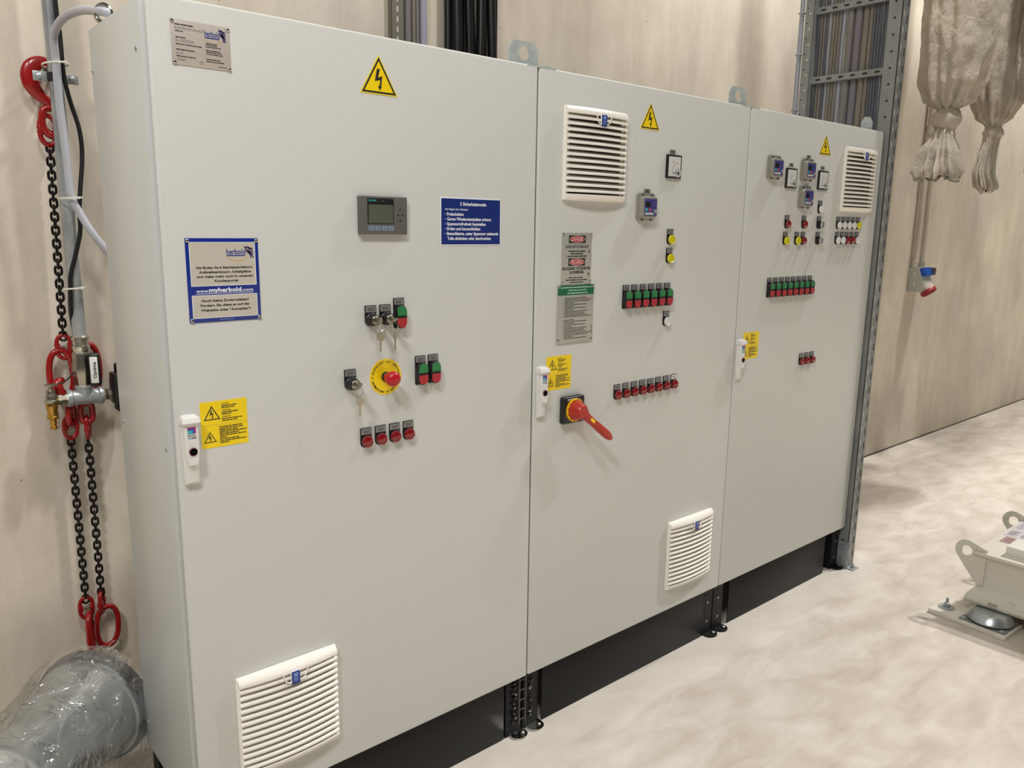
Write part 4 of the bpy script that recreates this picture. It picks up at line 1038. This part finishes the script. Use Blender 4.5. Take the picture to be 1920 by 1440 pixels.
# hoses and cables tied to the pipe
gh = MB(); gh.tube(catmull([(.030, .345, 2.030), (.016, .36, 2.034), (.008, .50, 2.0594), (-.003, .62, 2.061), (-.0132, .68, 2.0324), (-.0105, .70, 1.9918), (-.0089, .705, 1.957), (-.0075, .715, 1.865), (-.0018, .72, 1.7465), (.0013, .722, 1.645), (.019, .722, 1.597), (.042, .715, 1.548), (.078, .71, 1.493), (.13, .70, 1.42)], 10), .0098, 12)
gh = gh.build('control_cable', mat('pale_grey_hose', (176, 178, 186), .42)); tag(gh, 'pale grey cable looping from the cabinet top down the air pipe', 'cable')
bc = MB(); bc.tube(catmull([(.006, .742, 3.6), (.008, .742, 2.6), (.010, .742, 2.13), (.0135, .742, 2.05), (.014, .742, 1.95), (.026, .75, 1.884), (.041, .75, 1.818), (.043, .75, 1.75), (.030, .745, 1.66), (.022, .742, 1.60), (.020, .742, 1.55), (.006, .742, 1.495), (-.012, .744, 1.435), (-.016, .744, 1.399), (-.019, .75, 1.345), (-.012, .775, 1.30), (.0, .80, 1.25)], 8), .0058, 10)
bc = bc.build('black_cable', cable_black); tag(bc, 'thin black cable bowing out beside the galvanised air pipe', 'cable')
def tie(z, cy, cx, rx, ry, lb):
    mb = MB(); n = 24; prof = []
    for k in range(n): a = 2*PI*k/n; prof.append((cx+rx*math.cos(a), cy+ry*math.sin(a), z+.002*math.cos(a)))
    rows = [[(p[0]+(q[0])*(p[0]-cx)/rx, p[1]+q[0]*(p[1]-cy)/ry, p[2]+q[1]) for q in [(0, -.0022), (.0012, -.0022), (.0012, .0022), (0, .0022)]] for p in prof]
    mb.grid(rows, 0, closeu=True, closev=True); mb.box((cx+rx*.25, cy-ry-.005, z-.003), (cx+rx*.25+.007, cy-ry+.001, z+.003), .0008)
    o = mb.build('cable_tie', tie_white); tag(o, lb, 'cable tie')
tie(1.972, .745, -.003, .029, .054, 'uppermost white cable tie around air pipe and grey cable'); tie(1.637, .745, .004, .028, .040, 'middle white cable tie where the grey cable leaves the pipe'); tie(1.399, .752, -.004, .026, .032, 'lowest white cable tie holding only the black cable to the pipe')

# ------------------------------------------------------------------ lifting chain hung on the wall
ch = empty('lifting_chain', (-.035, .80, 1.1), 'black two leg lifting chain with red hooks and rings hanging on the wall', 'chain sling')
CY = .805
def stadium(L_, w_, n=8):
    P = []
    for k in range(n+1): a = PI*k/n; P.append((w_/2*math.cos(a), L_/2-w_/2+w_/2*math.sin(a)))
    for k in range(n+1): a = PI+PI*k/n; P.append((w_/2*math.cos(a), -L_/2+w_/2+w_/2*math.sin(a)))
    return P
mb = MB(); mb.tube([(a, 0, b) for a, b in stadium(.0255, .0155)], .0034, 8, closed=True)
link0 = mb.build('chain_link', chain_blk, ch, (0, CY, 1.8)); used = False
def run(x0, z0, x1, z1, y0=CY, y1=None, phase=0):
    global used
    y1 = y0 if y1 is None else y1
    n = max(1, round((z0-z1)/.0184))
    for k in range(n+1):
        t_ = k/n; at = (lerp(x0, x1, t_), lerp(y0, y1, t_), lerp(z0, z1, t_))
        l_ = link0 if not used else dup(link0, at, ch); used = True
        l_.location = Vector(at)-W[ch.name]; l_.rotation_euler = (0, 0, math.radians(-12+90*((k+phase) % 2)+rnd.uniform(-6, 6)))
run(-.0215, 1.768, -.0330, 1.262); run(-.0385, .960, -.0400, .475); run(.0060, .950, .0025, .485, phase=1)
def coupler(x, z, rotz=0, y=CY, s=1.0):
    """hammerlock: two half loops and a pin"""
    at = (x, y, z); mb = MB()
    for sg in (-1, 1):
        P = [(-.0155*s, 0, sg*.002), (-.0165*s, 0, sg*.014*s), (-.011*s, 0, sg*.027*s), (0, 0, sg*.033*s), (.011*s, 0, sg*.027*s), (.0165*s, 0, sg*.014*s), (.0155*s, 0, sg*.002)]
        mb.tube(catmull(P, 4), [.0075*s if i_ in (0, 1, 2, 22, 23, 24) else .0058*s for i_ in range(25)], 10)
    mb.cyl((-.021*s, 0, 0), (1, 0, 0), .0078*s, .012*s, 12); mb.cyl((.009*s, 0, 0), (1, 0, 0), .0078*s, .012*s, 12)
    mb.cyl((-.010*s, 0, 0), (1, 0, 0), .0042*s, .020*s, 10, 1)
    o = mb.build('connecting_link', [hook_red, chrome], ch, at, label='red hinged connecting link'); o.rotation_euler = (0, 0, rotz); return o
def oval(x, z, L_, w_, rad, rotz, tilt=0, y=CY, lb='red oval master link'):
    mb = MB(); sg = lambda v, p: math.copysign(abs(v)**p, v); mb.tube([(w_/2*sg(math.cos(q), .85), 0, L_/2*sg(math.sin(q), .85)) for q in [2*PI*(k+.5)/40 for k in range(40)]], rad, 12, closed=True)
    o = mb.build('master_link', hook_red, ch, (x, y, z), label=lb); o.rotation_euler = (0, tilt, rotz); return o
coupler(-.022, 1.812, .1, CY, 1.15); coupler(-.034, 1.232, 0, CY); coupler(-.037, 1.002, .2, CY-.005); coupler(.007, .996, 1.2, CY-.005); coupler(-.0405, .448, 0, CY); coupler(.002, .452, 1.1, CY)
oval(-.046, 1.155, .135, .060, .0085, .05); oval(.026, 1.165, .135, .058, .0085, .15, 0, CY+.008)
oval(-.0400, .366, .135, .060, .0080, 1.25, .02, CY-.02); oval(.0120, .372, .125, .062, .0080, .1, .05, CY, 'red oval master link seen from the front')
# shortening hooks half hidden by the air valve
for xx, rz in ((-.035, .1), (.022, -.2)):
    mb = MB(); mb.tube(catmull([(-.010, 0, .036), (-.026, -.004, .030), (-.026, -.008, .006), (-.008, -.008, -.010), (.014, -.006, -.004), (.020, -.004, .012)], 6), [.009+.006*math.sin(PI*k/30) for k in range(31)], 12)
    o = mb.build('shortening_hook', hook_red, ch, (xx, CY-.012, 1.105), label='red shortening hook'); o.rotation_euler = (0, 0, rz)
for xx, rz in ((-.034, .9), (.006, -.1)):
    mb = MB(); mb.tube([(a, 0, b) for a, b in stadium(.056, .030, 8)], .0082, 12, closed=True); o = mb.build('shortening_link', hook_red, ch, (xx, CY-.012, 1.040), label='stout red link'); o.rotation_euler = (0, 0, rz)
# upper hook with a broad red shank
mb = MB(); P = catmull([(.016, 0, .050), (-.006, 0, .058), (-.028, 0, .048), (-.040, 0, .024), (-.036, 0, -.004), (-.020, 0, -.026), (.000, 0, -.042), (.012, 0, -.052)], 6)
mb.tube(P, [lerp(.010, .021, min(1, k/14)) if k < 24 else lerp(.020, .009, (k-24)/18) for k in range(len(P))], 14)
hk = mb.build('hook', hook_red, ch, (-.014, CY-.006, 1.925), label='broad red lifting hook'); hk.scale = (1, .55, 1)
mb = MB(); mb.tube(catmull([(.012, 0, .034), (-.012, 0, .030), (-.020, 0, .010), (-.020, 0, -.014), (-.008, 0, -.034), (.012, 0, -.040)], 6), .0095, 12); mb.build('hook_eye', hook_red, ch, (-.014, CY-.004, 1.836), label='curved red clevis')
mb = MB(); mb.cyl((-.014, CY, 1.965), (0, 1, 0), .006, WY-CY, 10); mb.build('wall_pin', galv, ch, (0, 0, 0))
for xx, q in ((-.030, .022), (.018, .030)):
    mb = MB(); n = 26; mb.tube([(q*math.cos(2*PI*k/n), 0, q*math.sin(2*PI*k/n)) for k in range(n)], .0011, 6, closed=True); o = mb.build('wire_loop', nickel, ch, (xx, CY-.02, .300), label='thin wire loop'); o.rotation_euler = (.2, 0, .5)

# ------------------------------------------------------------------ galvanised duct drum in clear film, lower left
N_ = Vector((-.316, .316, .312)); F_ = Vector((-.085, .535, .290)); N_ = Vector((-.330, .300, .285))
ax = (F_-N_); LD = ax.length; ax.normalize()
dr = empty('duct_drum', (N_.x, N_.y, 0), 'tapered galvanised duct drum wrapped in clear film, leaning between wall and left cabinet', 'duct')
mb = MB(); mb.lathe(N_, ax, [(.100, 0), (.1085, .0005), (.112, LD*.3), (.128, LD*.62), (.140, LD*.84), (.1405, LD*.845), (.147, LD*.855), (.147, LD*.98), (.141, LD)], 64, capa=False); mb.build('shell', galv_d, dr, (0, 0, 0))
mb = MB(); mb.lathe(N_+ax*LD*.90, ax, [(.1475, 0), (.1560, .002), (.1580, .008), (.1580, .030), (.152, .034), (.10, .036), (0, .036)], 64); mb.build('rear_flange', mat('dark_zinc_flange', (88, 94, 98), .35, .8), dr, (0, 0, 0), label='dark rear flange')
mb = MB(); mb.lathe(N_-ax*.10, ax, [(.0, -.004), (.080, -.004), (.084, 0), (.0975, .090), (.1035, .094), (.1035, .1005), (.0, .1005)], 56); mb.build('end_cap', mat('pale_grey_cap', (196, 196, 194), .4), dr, (0, 0, 0), label='pale grey front cap')
for k, a in enumerate([.5, 1.6, 2.7, 3.9, 5.1]):
    t1 = ax.cross(Vector((0, 0, 1))).normalized(); t2 = ax.cross(t1); c = N_+(t1*math.cos(a)+t2*math.sin(a))*.096-ax*.0
    mb = MB(); mb.lathe(c+ax*-.012, -ax, [(.004, 0), (.0035, .002), (0, .003)], 10); mb.build('rivet', chrome, dr, (0, 0, 0))
mb = MB(); fx = (N_+F_)/2
mb.box((fx.x-.07, fx.y-.02, 0), (fx.x+.07, fx.y+.06, .012)); mb.box((fx.x-.05, fx.y+.01, .01), (fx.x+.05, fx.y+.03, fx.z-.10)); mb.build('support_foot', galv, dr, (0, 0, 0))
# clear film
def film_mat():
    m = bpy.data.materials.new('clear_plastic_film'); m.use_nodes = True; nt = m.node_tree; nt.nodes.clear(); L = nt.links.new
    out = _n(nt, 'ShaderNodeOutputMaterial'); tr = _n(nt, 'ShaderNodeBsdfTransparent'); tr.inputs[0].default_value = (.97, .97, .97, 1)
    gl = _n(nt, 'ShaderNodeBsdfGlossy'); gl.inputs['Roughness'].default_value = .10; gl.inputs[0].default_value = (1, 1, 1, 1)
    tl = _n(nt, 'ShaderNodeBsdfDiffuse'); tl.inputs[0].default_value = (.8, .8, .8, 1)
    g = _n(nt, 'ShaderNodeNewGeometry'); n = _n(nt, 'ShaderNodeTexNoise'); n.inputs['Scale'].default_value = 14; n.inputs['Detail'].default_value = 3; n.inputs['Distortion'].default_value = 1.2
    L(g.outputs['Position'], n.inputs['Vector']); bp = _n(nt, 'ShaderNodeBump'); bp.inputs['Strength'].default_value = 1; bp.inputs['Distance'].default_value = .03; L(n.outputs['Fac'], bp.inputs['Height'])
    L(bp.outputs['Normal'], gl.inputs['Normal'])
    fr = _n(nt, 'ShaderNodeLayerWeight'); fr.inputs[0].default_value = .18; L(bp.outputs['Normal'], fr.inputs['Normal'])
    mr = _n(nt, 'ShaderNodeMapRange'); mr.inputs[3].default_value = .20; mr.inputs[4].default_value = .75; L(fr.outputs['Fresnel'], mr.inputs[0])
    m1 = _n(nt, 'ShaderNodeMixShader'); m1.inputs[0].default_value = .06; L(tr.outputs[0], m1.inputs[1]); L(tl.outputs[0], m1.inputs[2])
    m2 = _n(nt, 'ShaderNodeMixShader'); L(mr.outputs[0], m2.inputs[0]); L(m1.outputs[0], m2.inputs[1]); L(gl.outputs[0], m2.inputs[2]); L(m2.outputs[0], out.inputs[0])
    return m
film = film_mat()
mb = MB(); t1 = ax.cross(Vector((0, 0, 1))).normalized(); t2 = t1.cross(ax); rows = []
for i in range(56):
    t_ = i/55; s_ = lerp(-.19, LD*1.0, t_); row = []
    rb = .125+.048*min(1, max(0, (s_+.02)/.30)); rb += .03*max(0, -s_)/.19
    for k in range(96):
        a = 2*PI*k/96; d = t1*math.cos(a)+t2*math.sin(a)
        p = N_+ax*s_+d*rb
        nz = noise.noise(p*13)*.6+noise.noise(p*29+Vector((5, 0, 0)))*.3
        cr = abs(noise.noise(Vector((a*2.2, s_*9, 3))))
        q = rb+.012*nz-.016*cr
        if d.z < -.2: q += .05*min(1, (-d.z-.2)*1.4)*(1+.6*noise.noise(Vector((a*4, s_*12, 9))))
        q = max(q, (.1065 if s_ < 0 else (.1120+.036*min(1, s_/(LD*.85))))+.004) if s_ < LD*.86 else max(q, .1625)
        row.append(N_+ax*s_+d*q)
    rows.append(row)
mb.grid(rows, 0, closeu=True)
o = mb.build('plastic_film', film, ang=60); tag(o, 'crumpled clear plastic film wrapped around the galvanised duct drum', 'plastic film')

# ------------------------------------------------------------------ wall socket and conduits at the right
for xx, lb in ((5.392, 'left one of the two pale conduits leading down to the wall socket'), (5.508, 'right one of the two pale conduits leading down to the wall socket')):
    mb = MB(); yy = WY-.028; mb.tube([(xx, yy, 1.385), (xx, yy, 4.6)], .0185, 16)
    o = mb.build('conduit', mat('pale_conduit', (206, 199, 184), .4)); tag(o, lb, 'conduit')
    mb = MB(); mb.lathe((xx, yy, 2.255), (0, 0, 1), [(.0205, 0), (.0225, .004), (.0225, .050), (.0190, .052)], 16); mb.build('coupling', MATS['pale_conduit'], o, (0, 0, 0))
    mb = MB(); mb.lathe((xx, yy, 1.330), (0, 0, 1), [(.0190, 0), (.0190, .040), (.0225, .044), (.0225, .056), (.0190, .058)], 16); mb.build('cable_gland', MATS['pale_conduit'], o, (0, 0, 0))
    mb = MB(); mb.box((xx-.026, yy-.005, 2.78), (xx+.026, WY, 2.80), .002); mb.build('conduit_clip', MATS['pale_conduit'], o, (0, 0, 0))
so = empty('wall_socket', (5.45, WY, 1.25), 'pale grey industrial wall socket with blue flap and red ring under two conduits', 'socket')
mb = MB(); x0, x1 = 5.372, 5.530
side = [(WY-.002, 1.335), (WY-.062, 1.335), (WY-.120, 1.200), (WY-.080, 1.165), (WY-.002, 1.165)]
mb.grid([[(x0, a, b) for a, b in side], [(x0+.004, a, b) for a, b in side], [(x1-.004, a, b) for a, b in side], [(x1, a, b) for a, b in side]], 0, closeu=True, capa=True, capb=True)
for zz in (1.21, 1.27): mb.box((x0-.0006, WY-.045, zz), (x0+.001, WY-.038, zz+.03), m=1)
mb.build('housing', [mat('pale_grey_socket_plastic', (184, 184, 176), .4), white_pl], so, (0, 0, 0))
mb = MB(); mb.box((x0+.010, WY-.105, 1.275), (x1-.020, WY-.062, 1.335), .004, 0, R=Matrix.Rotation(math.radians(-18), 3, 'X')); mb.box((x1-.030, WY-.125, 1.285), (x1-.008, WY-.080, 1.335), .003, 1); mb.build('switch_flap', [mat('bright_blue_plastic', (34, 86, 176), .35), dark_pl], so, (0, 0, 0), label='blue flap')
axd = Vector((0, -.62, -.78)).normalized()
mb = MB(); mb.lathe((5.450, WY-.088, 1.205), axd, [(.046, 0), (.052, .004), (.052, .036), (.047, .038)], 28, 0); mb.lathe((5.450, WY-.088, 1.205)+axd*0 if False else Vector((5.450, WY-.088, 1.205))+axd*.036, axd, [(.053, 0), (.055, .003), (.055, .022), (.050, .024), (.042, .010), (0, .010)], 28, 1)
mb.build('socket_collar', [mat('pale_pink_plastic', (208, 188, 178), .35), mat('deep_red_plastic', (150, 22, 28), .35)], so, (0, 0, 0), label='socket collar ending in a red ring')

# ------------------------------------------------------------------ machine foot frame at the right
ma = empty('vibrating_machine_frame', (3.4, -1.0, 0), 'beige steel machine frame with lifting eyes standing on the floor at the right edge', 'machine')
XA, XB, YA, YB, ZL, ZU = 2.955, 4.15, -.578, -1.75, .066, .292
prof = [(0, ZU), (0, ZU-.012), (.014, ZU-.020), (.022, ZU-.045), (.020, ZL+.075), (.012, ZL+.055), (-.006, ZL+.040), (-.012, ZL+.020), (-.004, ZL+.006), (.012, ZL)]
def loop(d, z): return [(XA+d, YA-d, z), (XB-d, YA-d, z), (XB-d, YB+d, z), (XA+d, YB+d, z)]
mb = MB(); mb.grid([loop(d, z) for d, z in prof], 0, closeu=True, capa=True, capb=True)
mb.box((XA+.010, YA-.170, .105), (XA-.004, YA-.150, .120), m=0)
mb.build('frame_body', machine_paint, ma, (0, 0, 0), ang=30)
mb = MB(); mb.box((XA-.0115, YA-.115, ZL+.012), (XA-.006, YA-.080, ZL+.032), .001); mb.build('small_plate', mat('bare_grey_plate', (150, 146, 136), .5), ma, (0, 0, 0))
def eye_plate(x, name='lifting_eye'):
    n = 22; mb = MB(); cy, cz, Ro, Ri = YA+.030, .283, .045, .021
    O = [(YA-.050, ZU+.006), (cy-.010, cz+Ro)]
    for k in range(n+1): a = math.radians(100-130*0)-math.radians(-0); 
    arc = [(cy+Ro*math.cos(math.radians(a)), cz+Ro*math.sin(math.radians(a))) for a in range(100, -50, -10)]
    outl = [(YA-.045, ZU+.012)]+arc+[(YA-.018, .150), (YA-.045, .150)]
    c = Vector((cy, cz))
    def hit(a):
        d = Vector((math.cos(a), math.sin(a))); best = None
        for i_ in range(len(outl)):
            p = Vector(outl[i_])-c; q = Vector(outl[(i_+1) % len(outl)])-c; e = q-p; den = d.x*e.y-d.y*e.x
            if abs(den) < 1e-9: continue
            t_ = (p.x*e.y-p.y*e.x)/den; u = (p.x*d.y-p.y*d.x)/den
            if t_ > 0 and -1e-6 <= u <= 1+1e-6 and (best is None or t_ < best): best = t_
        return c+d*(best or Ro)
    angs = sorted(set([2*PI*k/36 for k in range(36)]+[math.atan2(p[1]-cz, p[0]-cy) % (2*PI) for p in outl]))
    outer = [hit(a) for a in angs]; inner = [Vector((cy+Ri*math.cos(a), cz+Ri*math.sin(a)*1.0)) for a in angs]
    f = lambda P, d: [(x+d, p.x, p.y) for p in P]
    mb.grid([f(inner, -.006), f(outer, -.006), f(outer, .006), f(inner, .006)], 0, closeu=True, closev=True)
    return mb.build(name, machine_paint, ma, (0, 0, 0), label='beige lifting eye plate with a round hole')
eye_plate(XA+.018); eye_plate(3.515)
mb = MB(); mb.box((3.005, -1.15, ZU), (3.140, -.678, ZU+.042), .003); mb.box((2.990, -1.16, ZU), (3.148, -.668, ZU+.004)); mb.build('cover_box', mat('white_cover_paint', (220, 217, 209), .4), ma, (0, 0, 0), label='white raised cover box')
for k, (xa, ya, wx, fr) in enumerate([(3.155, -.604, .090, 1), (3.262, -.585, .100, 0), (3.375, -.582, .140, 0)]):
    mb = MB(); mb.box((xa, ya-.30, ZU), (xa+wx, ya, ZU+.0012), m=0)
    if fr:
        mb.box((xa+.002, ya-.298, ZU+.0012), (xa+wx-.002, ya-.002, ZU+.0015), m=3); mb.box((xa+.008, ya-.292, ZU+.0015), (xa+wx-.008, ya-.008, ZU+.0018), m=0); mb.box((xa+.010, ya-.085, ZU+.0018), (xa+wx-.010, ya-.010, ZU+.0021), m=2)
    for j in range(6):
        for q in range(5): mb.box((xa+.012+(wx-.024)/6*j, ya-.04-.05*q-.012*(j % 2), ZU+.0021), (xa+.015+(wx-.024)/6*j, ya-.012-.05*q, ZU+.0024), m=1)
    mb.build('data_label', [mat('pale_lilac_label', (196, 190, 196), .4), mat('grey_print', (116, 112, 120), .6), mat('brownish_red_field', (150, 118, 112), .5), mat('red_frame', (138, 84, 86), .5)], ma, (0, 0, 0), label='flat data label on the machine top')
# its mounting plate and rubber mount
for mx_, my_ in ((2.951, -.615), (4.12, -.66), (2.99, -1.62), (4.12, -1.62)):
    pm = Matrix.Translation((mx_, my_, 0)) @ Matrix.Rotation(math.radians(-3.5), 4, 'Z')
    mb = MB(); mb.M = pm; mb.box((-.088, -.152, 0), (.088, .150, .020), .003); fp = mb.build('foot_plate', mat('off_white_plate_paint', (222, 218, 206), .42, var=(30, (206, 202, 190))), ma, (0, 0, 0), label='off white floor plate')
    mb = MB(); mb.M = pm; mb.box((-.082, -.146, .020), (.082, .030, .023), .002); mb.build('mount_base', mat('grey_mount_plate', (136, 136, 130), .45, .3), ma, (0, 0, 0))
    for a, b in ((-.068, .016), (-.066, -.130), (.066, -.130)): mb = MB(); mb.M = pm; mb.lathe((a, b, .023), (0, 0, 1), [(.011, 0), (.011, .004), (.007, .007), (0, .008)], 14); mb.build('mount_bolt', galv, ma, (0, 0, 0))
    mb = MB(); mb.M = pm; mb.lathe((0, -.058, .023), (0, 0, 1), [(.080, 0), (.082, .006), (.070, .010)], 40, 0); mb.build('rubber_ring', rubber, ma, (0, 0, 0), label='black rubber ring')
    mb = MB(); mb.M = pm; mb.lathe((0, -.058, .030), (0, 0, 1), [(.084, 0), (.086, .003), (.085, .006), (.066, .032), (.060, .036)], 48, 0); mb.build('vibration_mount', galv_d, ma, (0, 0, 0), label='conical metal vibration mount')
    mb = MB(); mb.M = pm; mb.lathe((-.020, .105, .020), (0, 0, 1), [(.032, 0), (.032, .004), (.031, .005), (.015, .005), (.015, .008), (.0105, .008), (.0105, .020), (.006, .022), (.006, .042), (.004, .044)], 12); mb.build('anchor_bolt', galv, ma, (0, 0, 0), label='anchor bolt with a broad washer')

# ------------------------------------------------------------------ cloth filter sleeves hanging at the upper right
def cloth_mat():
    def f(nt, b):
        L = nt.links.new; g = _n(nt, 'ShaderNodeNewGeometry')
        n = _n(nt, 'ShaderNodeTexNoise'); n.inputs['Scale'].default_value = 7; n.inputs['Detail'].default_value = 6; L(g.outputs['Position'], n.inputs['Vector'])
        r_ = _n(nt, 'ShaderNodeValToRGB'); r_.color_ramp.elements[0].position = .3; r_.color_ramp.elements[0].color = rgb(160, 153, 137); r_.color_ramp.elements[1].position = .7; r_.color_ramp.elements[1].color = rgb(188, 180, 164); L(n.outputs['Fac'], r_.inputs[0]); L(r_.outputs[0], b.inputs['Base Color'])
        b.inputs['Roughness'].default_value = .75; b.inputs['Sheen Weight'].default_value = .2
        mp = _n(nt, 'ShaderNodeMapping'); mp.inputs['Scale'].default_value = (1, 1, .55); L(g.outputs['Position'], mp.inputs[0])
        n2 = _n(nt, 'ShaderNodeTexNoise'); n2.inputs['Scale'].default_value = 26; n2.inputs['Detail'].default_value = 4; n2.inputs['Distortion'].default_value = 1.5; L(mp.outputs[0], n2.inputs['Vector'])
        bp = _n(nt, 'ShaderNodeBump'); bp.inputs['Strength'].default_value = .75; bp.inputs['Distance'].default_value = .015; L(n2.outputs['Fac'], bp.inputs['Height']); L(bp.outputs['Normal'], b.inputs['Normal'])
    return nodes_surface('crumpled_filter_cloth', f)
cloth = cloth_mat()
def sleeve(cx, cy, prof, seed, label, kx, ky, kz, kr):
    root = empty('filter_sleeve', (cx, cy, prof[0][0]), label, 'filter bag', 'cloth filter sleeves knotted at the bottom')
    zs = [p[0] for p in prof]; rows = []; Z0, Z1 = zs[0], zs[-1]; NZ = 150
    def at_(z, i):
        for a, b in zip(prof[:-1], prof[1:]):
            if a[0] >= z >= b[0]:
                t_ = (a[0]-z)/(a[0]-b[0]+1e-9); t_ = t_*t_*(3-2*t_); return lerp(a[i], b[i], t_)
        return prof[-1][i]
    for i in range(NZ+1):
        z = lerp(Z0, Z1, i/NZ); r_ = at_(z, 1); dx = at_(z, 2); fold = at_(z, 3); row = []
        for k in range(120):
            a = 2*PI*k/120
            f = 1+fold*(.55*math.sin(9*a+seed+2.2*noise.noise(Vector((a, z*4, seed))))+.45*math.sin(17*a+seed*2+z*6))*.30
            f += .05*noise.noise(Vector((2*math.cos(a), 2*math.sin(a), z*5+seed)))+.035*noise.noise(Vector((7*math.cos(a), 7*math.sin(a), z*16+seed)))
            row.append((cx+dx*rt.x+r_*f*math.cos(a), cy+dx*rt.y+r_*f*math.sin(a), z+ (.012*math.sin(5*a+seed)+.010*math.sin(11*a) if i == NZ else .35*fold*.02*math.sin(7*a))))
        rows.append(row)
    mb = MB(); mb.grid(rows, 0, closeu=True); mb.build('cloth_sleeve', cloth, root, (0, 0, 0), ang=80)
    mb = MB(); n = 30; c = Vector((cx+kx*rt.x, cy+kx*rt.y, kz)); rows = []
    for i in range(17):
        v = PI*i/16; row = []
        for k in range(n):
            a = 2*PI*k/n; d = Vector((math.sin(v)*math.cos(a), math.sin(v)*math.sin(a), math.cos(v)*.92)); q = kr*(1+.14*noise.noise(d*3+Vector((seed, 0, 0)))+.05*math.sin(8*a+4*v)); row.append(c+d*q)
        rows.append(row)
    mb.grid(rows, 0, closeu=True); mb.build('knot', cloth, root, (0, 0, 0), ang=80, label='round knot in the cloth')
    return root
# profile rows: height, radius, sideways shift, fold depth
sleeve(4.60, .36, [(4.1, .22, 0, .15), (3.2, .215, 0, .18), (2.85, .212, .005, .22), (2.62, .200, 0, .30), (2.45, .165, -.02, .45), (2.33, .115, -.030, .8), (2.285, .045, -.032, 1), (2.20, .042, -.035, .6), (2.14, .055, -.04, .9), (2.03, .090, -.045, 1.2), (1.930, .112, -.045, 1.3), (1.895, .098, -.045, 1.3)], 1.3, 'leftmost pale cloth filter sleeve, big knot and frayed skirt below it', -.030, .08, 2.232, .078)
_K = 1.085
sleeve(CAM.x+(4.72-CAM.x)*_K, CAM.y+(.16-CAM.y)*_K, [(CAM.z+(z_-CAM.z)*_K, r_*_K, d_*_K, f_) for z_, r_, d_, f_ in [(4.1, .17, 0, .2), (3.2, .17, 0, .2), (2.8, .165, 0, .25), (2.5, .145, -.01, .35), (2.33, .125, -.01, .5), (2.24, .085, -.01, .9), (2.19, .035, -.012, 1), (2.10, .040, -.018, .6), (2.02, .042, -.03, .8), (1.93, .050, -.035, .9), (1.845, .055, -.01, 1.1), (1.825, .030, -.01, 1.1)]], 4.1, 'middle darker cloth filter sleeve with a small knot and twisted tail', -.012, .0, CAM.z+(2.150-CAM.z)*_K, .056)
sleeve(4.93, -.02, [(4.1, .17, 0, .2), (3.2, .17, 0, .2), (2.8, .168, 0, .2), (2.5, .160, 0, .25), (2.36, .130, 0, .4), (2.27, .070, 0, .8), (2.22, .030, 0, 1), (2.10, .05, 0, .8), (1.95, .06, 0, 1)], 7.7, 'rightmost cloth filter sleeve, cut off by the picture edge', 0, 0, 2.18, .045)
